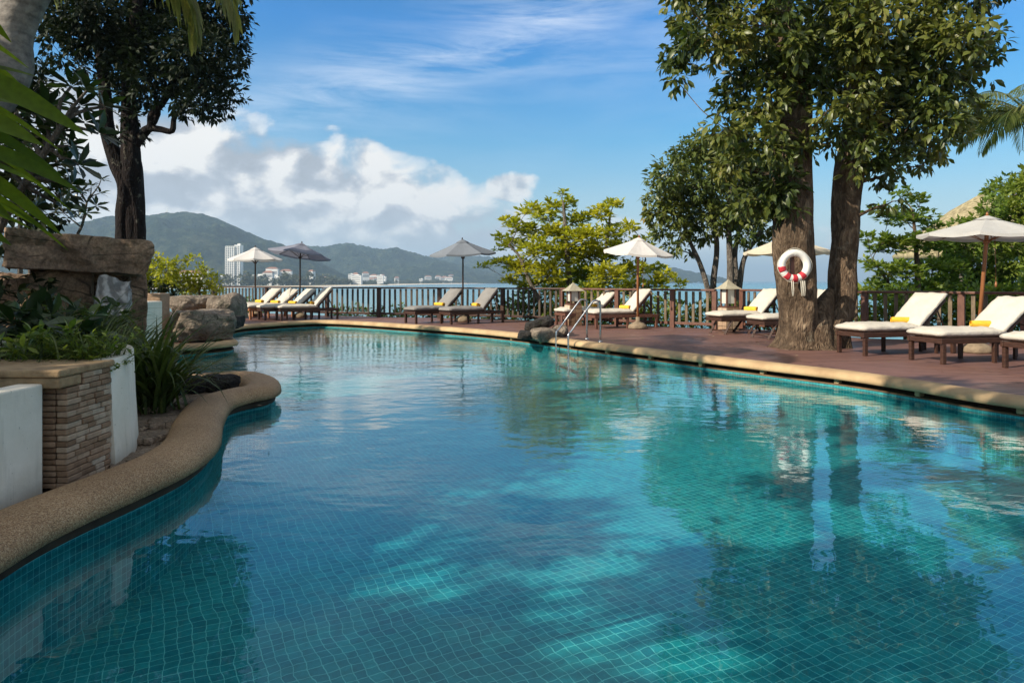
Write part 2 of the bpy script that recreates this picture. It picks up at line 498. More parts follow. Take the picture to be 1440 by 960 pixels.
    t.l.new(col, bg.inputs[0])
    sc.cycles.use_fast_gi = False

# ---------------------------------------------------------------- surface materials
def mats():
    simple('dark_wood', (0.075, 0.035, 0.022), (0.03, 0.014, 0.010), 8, 0.42, 0.25, 0.002, stretch=(1, 1, 6))
    simple('rail_wood', (0.17, 0.075, 0.048), (0.085, 0.036, 0.026), 6, 0.5, 0.3, 0.003, stretch=(3, 3, 1))
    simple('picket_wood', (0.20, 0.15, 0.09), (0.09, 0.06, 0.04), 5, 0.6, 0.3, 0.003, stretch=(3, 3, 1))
    simple('dark_picket', (0.085, 0.062, 0.042), (0.04, 0.028, 0.02), 5, 0.6, 0.3, 0.003, stretch=(3, 3, 1))  # darker tone of the picket wood, used on the left railing
    simple('pole_wood', (0.36, 0.15, 0.06), (0.22, 0.085, 0.035), 6, 0.4, 0.15, 0.002, stretch=(4, 4, .6))
    simple('dark_pole', (0.06, 0.035, 0.028), (0.03, 0.02, 0.017), 6, 0.4)
    m, t, out = newmat('white_plaster'); o = t.coord('Object')
    n = t.noise(o, 2.2, 9, 0.65); col = t.ramp(n, [(0.3, (0.70, 0.64, 0.52)), (0.65, (0.84, 0.78, 0.67))])
    st = t.ramp(t.noise(t.mapping(o, scale=(9, 9, 0.7)), 1.6, 6, 0.65), [(0.52, 0), (0.72, 0.45)])
    col = t.mix(st, col, (0.42, 0.39, 0.31))
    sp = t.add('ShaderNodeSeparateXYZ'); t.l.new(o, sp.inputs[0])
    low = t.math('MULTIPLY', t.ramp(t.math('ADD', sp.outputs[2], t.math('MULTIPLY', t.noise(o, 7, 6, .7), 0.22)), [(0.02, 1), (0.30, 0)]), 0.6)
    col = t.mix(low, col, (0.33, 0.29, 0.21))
    spk = t.ramp(t.noise(o, 30, 3, .5), [(0.70, 0), (0.74, 0.6)]); col = t.mix(spk, col, (0.25, 0.22, 0.17))
    pbsdf(t, out, col, 0.8, t.bump(t.noise(o, 28, 8, .65), 0.4, 0.006), 0.3)
    simple('cushion_white', (0.58, 0.53, 0.46), (0.50, 0.46, 0.39), 3, 0.9, 0.9, 0.03, bscale=5)
    simple('cushion_taupe', (0.25, 0.235, 0.22), (0.20, 0.19, 0.18), 3, 0.9, 0.9, 0.03, bscale=5)
    simple('towel_yellow', (0.80, 0.50, 0.05), (0.65, 0.36, 0.03), 9, 0.95, 0.6, 0.006, bscale=60)
    simple('steel', (0.62, 0.62, 0.60), (0.5, 0.5, 0.5), 8, 0.22, 0.03, 0.001, metal=1.0)
    simple('ring_white', (0.80, 0.79, 0.74), (0.68, 0.66, 0.60), 6, 0.55, 0.2, 0.002)
    simple('ring_red', (0.55, 0.035, 0.05), (0.42, 0.02, 0.03), 6, 0.5, 0.2, 0.002)
    simple('rope', (0.66, 0.62, 0.52), (0.5, 0.46, 0.38), 60, 0.9, 0.6, 0.002)
    simple('lantern_glass', (0.62, 0.62, 0.56), (0.5, 0.5, 0.45), 4, 0.35, 0.05)
    simple('lantern_roof', (0.42, 0.38, 0.28), (0.26, 0.23, 0.17), 8, 0.8, 0.4, 0.006)
    simple('brown_stone', (0.30, 0.23, 0.15), (0.15, 0.11, 0.075), 7, 0.85, 0.7, 0.01)
    simple('thatch', (0.46, 0.38, 0.22), (0.16, 0.13, 0.07), 6, 0.95, 1.0, 0.03, stretch=(1, 1, .25))
    simple('building_white', (0.85, 0.83, 0.78), (0.76, 0.74, 0.70), 0.05, 0.8, 0.0, 0.0)
    simple('building_glass', (0.26, 0.28, 0.30), (0.34, 0.35, 0.36), 0.2, 0.3, 0.0, 0.0)
    simple('roof_tile', (0.34, 0.17, 0.11), (0.25, 0.12, 0.09), 0.1, 0.8, 0.0, 0.0)
    simple('soil', (0.07, 0.05, 0.035), (0.03, 0.022, 0.016), 5, 0.95, 1.0, 0.03, bscale=40)
    simple('sand', (0.62, 0.52, 0.38), (0.52, 0.43, 0.31), 0.02, 0.9, 0.0)
    simple('stone_cap', (0.46, 0.31, 0.165), (0.23, 0.145, 0.075), 9, 0.8, 0.8, 0.012, bscale=26)
    simple('foam', (0.8, 0.82, 0.82), (0.7, 0.72, 0.72), 0.01, 0.6)
    # rocks
    def rockmat(name, a, b, c, sc_=2.2, veins=False):
        m, t, out = newmat(name); o = t.coord('Object')
        n = t.noise(o, sc_, 9, 0.65, 0.4)
        col = t.ramp(n, [(0.30, c), (0.5, b), (0.68, a)])
        sp = t.ramp(t.noise(o, sc_*14, 4, 0.7), [(0.35, (0.22,)*3), (0.62, (0.8,)*3)])
        col = t.mix(0.55, col, sp, 'OVERLAY')
        crk = t.ramp(t.vor(t.mapping(o, scale=(1, 1, 1.7), loc=(.3, .2, .1)), sc_*0.9, 'DISTANCE_TO_EDGE'), [(0.0, 0.85), (0.035, 0.0)])
        crk = t.math('MULTIPLY', crk, t.ramp(t.noise(o, sc_*.9, 4, .6), [(0.45, 0), (0.58, 1)]))
        col = t.mix(crk, col, (0.02, 0.014, 0.010))
        moss = t.ramp(t.noise(o, sc_*1.3, 5, 0.7), [(0.55, 0), (0.66, 0.6)])
        col = t.mix(moss, col, (0.035, 0.04, 0.022))
        h = t.math('MULTIPLY_ADD', t.noise(o, sc_*3, 10, 0.68), 0.7, t.math('MULTIPLY', t.vor(o, sc_*3.5, 'DISTANCE_TO_EDGE'), 0.45))
        bp = t.bump(h, 0.9, 0.07); bp = t.bump(t.noise(o, sc_*30, 4, .7), 0.5, 0.008, bp)
        pbsdf(t, out, col, 0.85, bp, 0.3)
    rockmat('rock_brown', (0.40, 0.27, 0.17), (0.22, 0.145, 0.095), (0.08, 0.055, 0.04))
    rockmat('rock_grey', (0.32, 0.26, 0.20), (0.19, 0.15, 0.115), (0.10, 0.08, 0.06), 3)
    rockmat('rock_black', (0.045, 0.04, 0.036), (0.025, 0.022, 0.02), (0.012, 0.011, 0.010), 6)
    rockmat('rock_rubble', (0.40, 0.30, 0.22), (0.26, 0.195, 0.14), (0.12, 0.09, 0.065), 5)
    m, t, out = newmat('rock_striped'); o = t.coord('Object')
    wv = t.add('ShaderNodeTexWave', {'Scale': 3.2, 'Distortion': 5.0, 'Detail': 4.0, 'Detail Scale': 1.6}); wv.bands_direction = 'X'
    t.l.new(t.mapping(o, rot=(0, R(25), R(20))), wv.inputs[0])
    col = t.ramp(wv.outputs['Fac'], [(0.2, (0.20, 0.19, 0.175)), (0.8, (0.46, 0.44, 0.41))])
    col = t.mix(0.6, col, t.ramp(t.noise(o, 9, 8, .7), [(0.3, (0.25,)*3), (0.7, (0.75,)*3)]), 'OVERLAY')
    pbsdf(t, out, col, 0.75, t.bump(wv.outputs['Fac'], 0.4, 0.02, t.bump(t.noise(o, 14, 8, .7), .8, .03)))
    # coping: pebble wash
    m, t, out = newmat('pebble_wash'); o = t.coord('Object')
    v1 = t.vor(o, 185, 'F1', 'Color'); g = t.add('ShaderNodeRGBToBW'); t.l.new(v1, g.inputs[0])
    col = t.ramp(g.outputs[0], [(0.10, (0.16, 0.090, 0.045)), (0.45, (0.34, 0.205, 0.105)), (0.72, (0.44, 0.29, 0.155)), (0.95, (0.56, 0.42, 0.26))])
    st = t.ramp(t.noise(o, 1.7, 6, 0.6), [(0.3, (0.30,)*3), (0.65, (0.58,)*3)])
    col = t.mix(0.6, col, st, 'OVERLAY')
    bp = t.bump(t.vor(o, 185), 0.7, -0.003); bp = t.bump(t.noise(o, 4, 4), 0.3, 0.02, bp)
    pbsdf(t, out, col, 0.72, bp, 0.35)
    simple('coping_far', (0.52, 0.37, 0.20), (0.33, 0.21, 0.11), 2.3, 0.8, 0.5, 0.006, bscale=70, detail=8)
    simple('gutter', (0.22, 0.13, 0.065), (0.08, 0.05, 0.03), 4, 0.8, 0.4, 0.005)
    simple('gutter_shade', (0.060, 0.042, 0.026), (0.022, 0.016, 0.011), 4, 0.9, 0.3, 0.005)  # brown lip darkened with the shade under the coping
    # bark
    def barkmat(name, a, b, c, s=1.0):
        m, t, out = newmat(name); o = t.coord('Object')
        v = t.mapping(o, scale=(1, 1, 0.32))
        n = t.noise(v, 7*s, 9, 0.7, 0.8)
        col = t.ramp(n, [(0.32, c), (0.5, b), (0.66, a)])
        pat = t.ramp(t.noise(o, 2.1*s, 5, 0.65), [(0.40, 0), (0.62, 0.75)])
        col = t.mix(pat, col, tuple(x*0.42 for x in b))
        lich = t.ramp(t.noise(o, 3.3*s, 6, 0.7), [(0.60, 0), (0.68, 0.45)])
        col = t.mix(lich, col, (0.30, 0.28, 0.21))
        h = t.math('MULTIPLY_ADD', t.vor(v, 16*s, 'DISTANCE_TO_EDGE'), 0.7, t.math('MULTIPLY', n, 1.2))
        bp = t.bump(h, 1.0, 0.09)
        pbsdf(t, out, col, 0.9, bp, 0.2)
    barkmat('bark_brown', (0.36, 0.26, 0.17), (0.16, 0.108, 0.070), (0.035, 0.022, 0.015), 1.3)
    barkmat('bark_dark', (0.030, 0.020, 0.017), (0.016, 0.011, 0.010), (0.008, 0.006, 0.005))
    barkmat('bark_grey', (0.36, 0.31, 0.26), (0.22, 0.19, 0.16), (0.10, 0.08, 0.07), 2)
    m, t, out = newmat('palm_bark'); o = t.coord('Object')
    wv = t.add('ShaderNodeTexWave', {'Scale': 2.6, 'Distortion': 2.5, 'Detail': 3.0}); wv.bands_direction = 'Z'; t.l.new(o, wv.inputs[0])
    col = t.mix(0.72, t.ramp(wv.outputs['Fac'], [(0.05, (0.12, 0.11, 0.10)), (0.4, (0.27, 0.25, 0.23))]), t.ramp(t.noise(o, 9, 7, .7), [(0.35, (0.10, 0.09, 0.085)), (0.65, (0.34, 0.31, 0.28))]))
    pbsdf(t, out, col, 0.9, t.bump(wv.outputs['Fac'], 0.4, 0.015, t.bump(t.noise(o, 30, 5, .7), .7, .012)), 0.2)
    # leaves
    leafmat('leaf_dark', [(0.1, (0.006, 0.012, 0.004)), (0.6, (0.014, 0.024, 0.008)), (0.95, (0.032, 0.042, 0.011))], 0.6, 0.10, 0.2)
    leafmat('leaf_mid', [(0.05, (0.035, 0.055, 0.012)), (0.5, (0.08, 0.11, 0.022)), (0.85, (0.15, 0.16, 0.032)), (1.0, (0.22, 0.15, 0.04))], 0.42, 0.22)
    leafmat('leaf_tall', [(0.05, (0.028, 0.048, 0.012)), (0.5, (0.070, 0.094, 0.020)), (0.85, (0.16, 0.165, 0.034)), (1.0, (0.23, 0.14, 0.045))], 0.40, 0.22)
    leafmat('leaf_lime', [(0.05, (0.15, 0.17, 0.016)), (0.5, (0.30, 0.31, 0.024)), (0.95, (0.50, 0.45, 0.045))], 0.5, 0.42)
    leafmat('leaf_fresh', [(0.05, (0.07, 0.12, 0.018)), (0.5, (0.13, 0.19, 0.028)), (0.95, (0.24, 0.27, 0.045))], 0.5, 0.38)
    leafmat('leaf_palm', [(0.05, (0.045, 0.065, 0.018)), (0.5, (0.10, 0.13, 0.035)), (0.95, (0.26, 0.24, 0.08))], 0.4, 0.35)
    leafmat('leaf_near', [(0.05, (0.030, 0.05, 0.004)), (0.6, (0.06, 0.09, 0.005)), (0.95, (0.10, 0.13, 0.008))], 0.45, 0.40)
    leafmat('leaf_plumeria', [(0.05, (0.012, 0.026, 0.008)), (0.6, (0.022, 0.045, 0.014)), (0.95, (0.05, 0.085, 0.025))], 0.35, 0.25)
    leafmat('leaf_grass', [(0.05, (0.03, 0.05, 0.014)), (0.6, (0.06, 0.09, 0.022)), (0.95, (0.12, 0.15, 0.04))], 0.4, 0.3)
    leafmat('canopy_far', [(0.05, (0.030, 0.040, 0.020)), (0.5, (0.055, 0.065, 0.030)), (0.95, (0.10, 0.10, 0.045))], 0.7, 0.1)
    # umbrella fabrics
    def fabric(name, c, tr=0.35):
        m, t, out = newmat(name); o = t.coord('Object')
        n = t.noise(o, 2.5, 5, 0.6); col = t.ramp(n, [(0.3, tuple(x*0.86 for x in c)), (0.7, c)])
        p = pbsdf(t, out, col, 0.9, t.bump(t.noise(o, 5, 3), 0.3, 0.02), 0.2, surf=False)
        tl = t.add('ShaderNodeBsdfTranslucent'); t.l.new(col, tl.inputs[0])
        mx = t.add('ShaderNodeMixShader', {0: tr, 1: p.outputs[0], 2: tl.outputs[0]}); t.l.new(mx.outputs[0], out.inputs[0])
    fabric('canvas_white', (0.80, 0.77, 0.74), 0.3)
    fabric('canvas_cream', (0.80, 0.70, 0.54), 0.3)
    fabric('canvas_blue', (0.30, 0.31, 0.38), 0.3)
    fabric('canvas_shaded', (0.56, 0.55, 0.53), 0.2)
    fabric('canvas_grey', (0.20, 0.22, 0.25), 0.12)
    # deck planks
    m, t, out = newmat('deck_planks'); o = t.coord('Object')
    br = t.add('ShaderNodeTexBrick', {'Vector': t.mapping(o, rot=(0, 0, R(-8))), 'Color1': (0.205, 0.105, 0.085, 1), 'Color2': (0.15, 0.078, 0.066, 1), 'Mortar': (0.02, 0.010, 0.008, 1),
        'Scale': 1.0, 'Mortar Size': 0.011, 'Mortar Smooth': 0.2, 'Brick Width': 3.1, 'Row Height': 0.145, 'Bias': -0.1})
    br.offset = 0.37
    gr = t.noise(t.mapping(o, rot=(0, 0, R(-8)), scale=(1, 14, 1)), 3.5, 7, 0.65)
    col = t.mix(0.5, br.outputs[0], t.ramp(gr, [(0.3, (0.32,)*3), (0.7, (0.68,)*3)]), 'OVERLAY')
    wet = t.ramp(t.noise(o, 0.55, 5, 0.6), [(0.42, 0.62), (0.6, 0.38)])
    col = t.mix(0.35, col, t.ramp(t.noise(o, 1.1, 6, 0.7), [(0.35, (0.3,)*3), (0.65, (0.7,)*3)]), 'OVERLAY')
    pbsdf(t, out, col, wet, t.bump(br.outputs['Fac'], 0.5, -0.006, t.bump(gr, 0.25, 0.003)), 0.4)
    # pool tiles
    def tilemat(name, uv):
        m, t, out = newmat(name)
        if uv: v = t.coord('UV')
        else: v = t.mapping(t.coord('Object'), rot=(0, 0, R(-28)))
        wob = t.add('ShaderNodeTexNoise'); t.l.new(v, wob.inputs['Vector']); wob.inputs['Scale'].default_value = 2.1; wob.inputs['Detail'].default_value = 4; wob.inputs['Roughness'].default_value = .55
        dv = t.vmath('SCALE', t.vmath('SUBTRACT', wob.outputs['Color'], (0.5, 0.5, 0.5)), scale=0.14 if not uv else 0.03)
        vv = t.vmath('ADD', v, dv)
        s = 0.068 if not uv else 0.046
        br = t.add('ShaderNodeTexBrick', {'Vector': vv, 'Color1': (0.007, 0.160, 0.195, 1), 'Color2': (0.016, 0.245, 0.262, 1), 'Mortar': (0.12, 0.44, 0.43, 1),
            'Scale': 1.0, 'Mortar Size': 0.0034 if not uv else 0.0025, 'Mortar Smooth': 0.6, 'Brick Width': s, 'Row Height': s})
        br.offset = 0.0
        col = t.mix(0.45, br.outputs[0], t.ramp(t.noise(v, 1.3, 5, 0.6), [(0.3, (0.36,)*3), (0.7, (0.64,)*3)]), 'OVERLAY')
        col = t.mix(0.35, col, t.ramp(t.noise(v, 17, 4, 0.7), [(0.35, (0.3,)*3), (0.65, (0.7,)*3)]), 'OVERLAY')
        pbsdf(t, out, col, 0.45, None, 0.1)
    tilemat('pool_tile', False); tilemat('pool_wall_tile', True)
    # pool water: real Fresnel reflection over a clear, lightly tinted transmission
    m, t, out = newmat('pool_water'); o = t.coord('Object')
    a = t.noise(t.mapping(o, scale=(1, 1.5, 1)), 1.5, 2, 0.5, 0.4)
    b = t.noise(t.mapping(o, rot=(0, 0, .5), scale=(1, 1.7, 1)), 5.0, 3, 0.55, 0.3)
    c = t.noise(o, 16, 2, 0.5)
    sp = t.add('ShaderNodeSeparateXYZ'); t.l.new(o, sp.inputs[0])
    far = t.ramp(t.math('MULTIPLY', sp.outputs[1], 0.045), [(0.16, 0.10), (0.36, 0.7), (0.8, 1.6)])
    patch = t.ramp(t.noise(o, 0.45, 3, 0.5), [(0.35, 0.35), (0.62, 1.0)])
    amp = t.math('MULTIPLY', far, patch)
    h = t.math('MULTIPLY_ADD', b, t.math('MULTIPLY', amp, 0.36), t.math('MULTIPLY', a, t.math('MULTIPLY_ADD', far, 0.5, 0.30)))
    h = t.math('MULTIPLY_ADD', c, t.math('MULTIPLY', amp, 0.085), h)
    nb = t.bump(h, 1.0, 0.015)
    lw = t.add('ShaderNodeLayerWeight', {'Blend': 0.5, 'Normal': nb})
    fr = t.math('MULTIPLY_ADD', t.math('POWER', lw.outputs['Facing'], 4.3), 0.965, 0.033, clamp=True)
    tr = t.add('ShaderNodeBsdfTransparent'); tr.inputs[0].default_value = (0.80, 0.98, 0.99, 1)
    gl = t.add('ShaderNodeBsdfGlossy', {'Roughness': 0.012, 'Normal': nb}); gl.inputs[0].default_value = (1, 1, 1, 1)
    mx = t.add('ShaderNodeMixShader', {0: fr, 1: tr.outputs[0], 2: gl.outputs[0]}); t.l.new(mx.outputs[0], out.inputs[0])
    # sea
    m, t, out = newmat('sea_water'); o = t.coord('Object')
    n = t.noise(t.mapping(o, scale=(1, 1, 1)), 0.12, 6, 0.6)
    sp = t.add('ShaderNodeSeparateXYZ'); t.l.new(o, sp.inputs[0])
    col = t.ramp(t.math('MULTIPLY', sp.outputs[1], 1/2500), [(0.05, (0.10, 0.27, 0.29)), (0.6, (0.055, 0.20, 0.26)), (1.0, (0.04, 0.16, 0.24))])
    pbsdf(t, out, col, 0.22, t.bump(n, 0.5, 0.5), 0.5)
    # hills
    m, t, out = newmat('hill_forest'); o = t.coord('Object')
    n = t.noise(o, 0.020, 12, 0.80); n2 = t.vor(o, 0.07)
    col = t.ramp(n, [(0.35, (0.004, 0.016, 0.012)), (0.50, (0.018, 0.042, 0.026)), (0.60, (0.085, 0.105, 0.050))])
    bare = t.ramp(t.noise(o, 0.006, 6, 0.6), [(0.60, 0), (0.68, 0.6)])
    col = t.mix(bare, col, (0.10, 0.11, 0.06))
    bp = t.bump(n2, 1.0, -12.0); bp = t.bump(n, 1.0, 40.0, bp)
    pbsdf(t, out, col, 0.95, bp, 0.1)
    # bricks in the planter
    m, t, out = newmat('sandstone_brick'); o = t.coord('Object')
    a = t.add('ShaderNodeAttribute', attribute_name='tint')
    col = t.ramp(a.outputs['Fac'], [(0.0, (0.20, 0.12, 0.07)), (0.35, (0.31, 0.20, 0.125)), (0.65, (0.39, 0.27, 0.18)), (1.0, (0.48, 0.38, 0.28))])
    col = t.mix(0.6, col, t.ramp(t.noise(o, 14, 7, 0.7), [(0.3, (0.28,)*3), (0.7, (0.72,)*3)]), 'OVERLAY')
    pbsdf(t, out, col, 0.85, t.bump(t.noise(o, 45, 6, .65), 0.9, 0.008), 0.3)
    # air
    m, t, out = newmat('air_haze')
    pv = t.add('ShaderNodeVolumePrincipled'); pv.inputs['Density'].default_value = 0.00014
    pv.inputs['Color'].default_value = (0.56, 0.78, 1.0, 1); pv.inputs['Anisotropy'].default_value = 0.15
    t.l.new(pv.outputs[0], out.inputs['Volume'])
setup(); mats(); M = MATS

# ---------------------------------------------------------------- the pool outline (centre line of the coping, deck level)
far_px = [(1440,562),(1300,540.5),(1200,526),(1100,514.5),(1000,503),(900,491),(820,481.5),(760,473.5),(700,467),(640,462),(560,456.5),(500,453),(455,451.5),(410,453),(365,456),(332,459)]
far = [G(x, y) for x, y in far_px]
pen = [G(300,467), G(322,479), G(296,484), G(258,486), G(220,487)]
left_inner = [Vector((-9.0, 13.0, 0)), Vector((-9.2, 11.0, 0)), Vector((-7.6, 9.7, 0))]
tip = [G(x, y) for x, y in ((215,541),(262,536),(305,531),(345,530),(368,538),(364,548.5),(333,555),(298,566),(279,590),(268,620),(232,648),(160,680),(80,712),(0,748))]
near = [Vector((-2.62, 2.9, 0)), Vector((-2.7, 1.6, 0)), Vector((-2.6, 0, 0)), Vector((-1.6, -2.4, 0)), Vector((1.4, -3.4, 0)), Vector((4.8, -2.8, 0)), Vector((7.3, -0.2, 0)), Vector((7.6, 3.2, 0)), Vector((6.9, 5.6, 0))]
ctrl = far + pen + left_inner + tip + near          # counter-clockwise? decide below
CL = catmull(ctrl, True, 6)
def area(L): return 0.5*sum(L[i].x*L[(i+1)%len(L)].y - L[(i+1)%len(L)].x*L[i].y for i in range(len(L)))
if area(CL) < 0: CL.reverse()
def resample(L, step):
    L2 = L + [L[0]]; out = []; acc = 0.0
    for i in range(len(L)):
        a, b = L2[i], L2[i+1]; d = (b-a).length
        if d < 1e-6: continue
        while acc < d: out.append(a.lerp(b, acc/d)); acc += step
        acc -= d
    return out
CL = resample(CL, 0.11)
def normals(L):
    n = len(L); out = []
    for i in range(n):
        t_ = (L[(i+2)%n]-L[(i-2)%n]).normalized(); out.append(Vector((t_.y, -t_.x, 0)))   # outward for ccw
    return out
NR = normals(CL)
def offset(d, z):
    return [Vector((p.x+n.x*d, p.y+n.y*d, z)) for p, n in zip(CL, NR)]
FLOOR = -0.74
wall_in = offset(-0.10, 0)
def strip(name, profs, mat, closed=True, smooth=True, kind='structure', sel=None, uv=False, capm=None):
    """profs: list of (offset, z) rings lofted together"""
    m = MB(); n = len(CL); k = len(profs)
    rings = [offset(d, z) for d, z in profs]
    vs = []; 
    for i in range(n):
        for r in rings: vs.append(r[i])
    fs = []
    for i in range(n):
        if sel and not sel(CL[i]): continue
        j = (i+1) % n
        for q in range(k-1): fs.append((i*k+q, j*k+q, j*k+q+1, i*k+q+1))
    m._add(vs, fs, smooth)
    o = m.build(name, mat)
    if uv:
        me = o.data; ul = me.uv_layers.new(name='UVMap'); L = [0.0]
        for i in range(n): L.append(L[-1] + (CL[(i+1)%n]-CL[i]).length)
        for poly in me.polygons:
            for li in poly.loop_indices:
                vi = me.loops[li].vertex_index; i = vi//k
                l_ = L[i] if not (i == 0 and max(me.loops[x].vertex_index//k for x in poly.loop_indices) > n//2) else L[n]
                ul.data[li].uv = (l_, me.vertices[vi].co.z)
    return tag(o, kind=kind)
def is_far(p): return p.y > 5.6 and not (p.x < -2.2 and p.y < 13.2)
def halfround(w, zt, zb, n=12, tipr=0.0):
    # from outer bottom over the top to the inner nose and back under
    out = []
    for i in range(n+1):
        a = PI - PI*i/n
        e = 0.62
        cx, sz = math.cos(a), math.sin(a)
        out.append((-w*math.copysign(abs(cx)**e, cx)*-1*-1 if False else -cx*w*-1*-1, zb + (zt-zb)*(abs(sz)**e)))
    return out
def coping_prof(wo, wi, zt, zb):
    pr = []
    for i in range(13):
        a = PI*i/12; c_ = math.cos(a); s_ = math.sin(a)
        x = (wo if c_ > 0 else wi) * math.copysign(abs(c_)**0.8, c_)
        pr.append((x, zb + (zt-zb)*(s_**0.7 if s_ > 0 else 0)))
    pr.append((-wi*0.55, zb-0.012)); pr.append((0.0, zb-0.015))
    return pr
strip('pool_coping', coping_prof(0.22, 0.22, 0.075, -0.075), M['pebble_wash'], sel=lambda p: not is_far(p))
strip('pool_coping', coping_prof(0.19, 0.19, 0.04, -0.075), M['coping_far'], sel=is_far)
strip('pool_gutter', [(0.10, -0.07), (-0.13, -0.085), (-0.150, -0.11), (-0.152, -0.155), (-0.10, -0.165), (-0.10, -0.178)], [M['gutter_shade']], sel=lambda p: not is_far(p), smooth=False)
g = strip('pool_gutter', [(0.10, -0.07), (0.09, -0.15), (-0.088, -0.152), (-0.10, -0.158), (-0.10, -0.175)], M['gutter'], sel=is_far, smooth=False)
g.data.materials.append(M['gutter_shade'])
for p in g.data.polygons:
    if abs(p.normal.z) < .5 and p.center.z > -0.14: p.material_index = 1  # shade of the recess put into its back face colour
# small mortar blocks carrying the far coping
mb = MB(); acc = 0
for i, p in enumerate(CL):
    if is_far(p) and p.x > -0.5 and i % 11 == 0:
        n_ = NR[i]; an = math.atan2(n_.y, n_.x)
        mb.bbox((p.x - n_.x*0.055, p.y - n_.y*0.055, -0.112), (0.09, 0.075, 0.074), 0.012, Matrix.Rotation(an, 3, 'Z'))
tag(mb.build('pool_gutter_support', M['coping_far']), kind='structure')
strip('pool_wall', [(-0.10, -0.17), (-0.10, -0.45), (-0.10, FLOOR)], M['pool_wall_tile'], smooth=False, uv=True)

def sheet(name, outer, z, mat, holes=(), kind='structure'):
    polys = [[Vector((p.x, p.y, 0)) for p in outer]] + [[Vector((p.x, p.y, 0)) for p in h] for h in holes]
    tri = tessellate_polygon(polys)
    vs = [Vector((p.x, p.y, z)) for L in polys for p in L]
    m = MB(); fs = []
    for a, b, c_ in tri:
        nrm = (vs[b]-vs[a]).cross(vs[c_]-vs[a])
        fs.append((a, b, c_) if nrm.z > 0 else (a, c_, b))
    m._add(vs, fs)
    return tag(m.build(name, mat), kind=kind)
sheet('pool_floor', offset(-0.08, 0), FLOOR, M['pool_tile'])
sheet('pool_water', offset(-0.06, 0), WATER, M['pool_water'])

# ---------------------------------------------------------------- railing line and deck
rail_pts = [W(300,450,29.0), W(375,450,27.3), W(460,450,25.4), W(533,450,24.6), W(618,450,23.9), W(707,450,22.9), W(790,450,21.6), W(868,450,20.3), W(946,450,19.1), W(1005,450,18.4)]
rail_pts2 = [W(1044,450,18.6), W(1128,450,16.9), W(1216,450,15.3), W(1290,450,14.9), W(1352,450,14.4), W(1440,450,13.6), W(1560,450,13.0)]
for L in (rail_pts, rail_pts2):
    for p in L: p.z = 0
edge = rail_pts + rail_pts2
edge_o = [Vector((p.x*1.012, p.y + 0.22, 0)) for p in edge]
# deck: between coping and railing
ring = offset(0.10, 0)
idx = [i for i, p in enumerate(CL) if is_far(p) and p.y > 6.0]
# order of the far run (ccw => from right to left along the far side)
n_ = len(CL)
start = next(i for i in range(n_) if i in set(idx) and (i-1) % n_ not in set(idx))
run = []
i = start; S = set(idx)
while i in S: run.append(ring[i]); i = (i+1) % n_
deck_outer = [Vector((30, 5.9, 0)), Vector((30, 12.8, 0))] + list(reversed(edge_o)) + [Vector((-9.6, 22.0, 0))] + list(reversed([p for p in run if p.y > 6.05]))
sheet('deck', deck_outer, 0.0, M['deck_planks'])
dk = MB()
for a, b in zip(edge_o[:-1], edge_o[1:]):
    dk._add([(a.x,a.y,-0.004),(b.x,b.y,-0.004),(b.x,b.y,-0.35),(a.x,a.y,-0.35)], [(0,1,2,3)])
tag(dk.build('deck_edge', M['rail_wood']), kind='structure')

def is_deck_spot(x, y):
    i = min(range(len(run)), key=lambda k: abs(run[k].x - x)); e_ = sorted(edge, key=lambda p: abs(p.x - x))[:1][0]
    return run[i].y + .35 < y < e_.y - .4
# ---------------------------------------------------------------- ground: plateau with the pool cut out, falling to the sea
plate = [Vector((-45,-30,0)), Vector((45,-30,0)), Vector((40, 8,0)), Vector((26,14,0))] + [Vector((p.x, p.y+0.35, 0)) for p in reversed(edge)] + [Vector((-14, 30,0)), Vector((-26, 33, 0)), Vector((-45, 30, 0))]
gm = MB()
hole = offset(0.0, 0)
polys = [[Vector((p.x,p.y,0)) for p in plate], [Vector((p.x,p.y,0)) for p in hole]]
vs = [Vector((p.x,p.y,-0.06)) for L in polys for p in L]
fs = []
for a, b, c_ in tessellate_polygon(polys):
    fs.append((a,b,c_) if (vs[b]-vs[a]).cross(vs[c_]-vs[a]).z > 0 else (a,c_,b))
gm._add(vs, fs)
prev = [Vector((p.x, p.y, -0.06)) for p in plate]
cen = Vector((0, 0, 0))
for dd, z in ((0.5, -0.9), (2.5, -3.0), (8, -9.5), (25, -26)):
    cur = []
    for p in plate:
        r_ = (p-cen).normalized(); cur.append(Vector((p.x + r_.x*dd, p.y + r_.y*dd, z + random.uniform(-.15,.15)*dd**.5)))
    n2 = len(plate); o_ = len(gm.v)
    gm._add(prev + cur, [(i, (i+1)%n2, n2+(i+1)%n2, n2+i) for i in range(n2)], True)
    prev = cur
tag(gm.build('ground', M['soil']), kind='structure')
sheet('bounce_paving', [Vector(q) for q in ((-30,-25,0),(30,-25,0),(30,5.5,0),(9.5,5.5,0),(9.5,-5.5,0),(-3.6,-5.5,0),(-3.6,1.0,0),(-30,1.0,0))], -0.02, M['coping_far'])  # unseen pale paving added to bounce light up at the near left

# ---------------------------------------------------------------- sea, far land, haze
SEA = -11.0
sm = MB()
ys = [-3000, 20, 60, 150, 400, 900, 2000, 5000, 10000, 20000]
xs = [-20000, -10000, -4000, -1200, 0, 1200, 4000, 10000, 20000]
sm._add([(x, y, SEA) for y in ys for x in xs], [(j*9+i, j*9+i+1, (j+1)*9+i+1, (j+1)*9+i) for j in range(9) for i in range(8)])
tag(sm.build('sea', M['sea_water']), kind='structure')

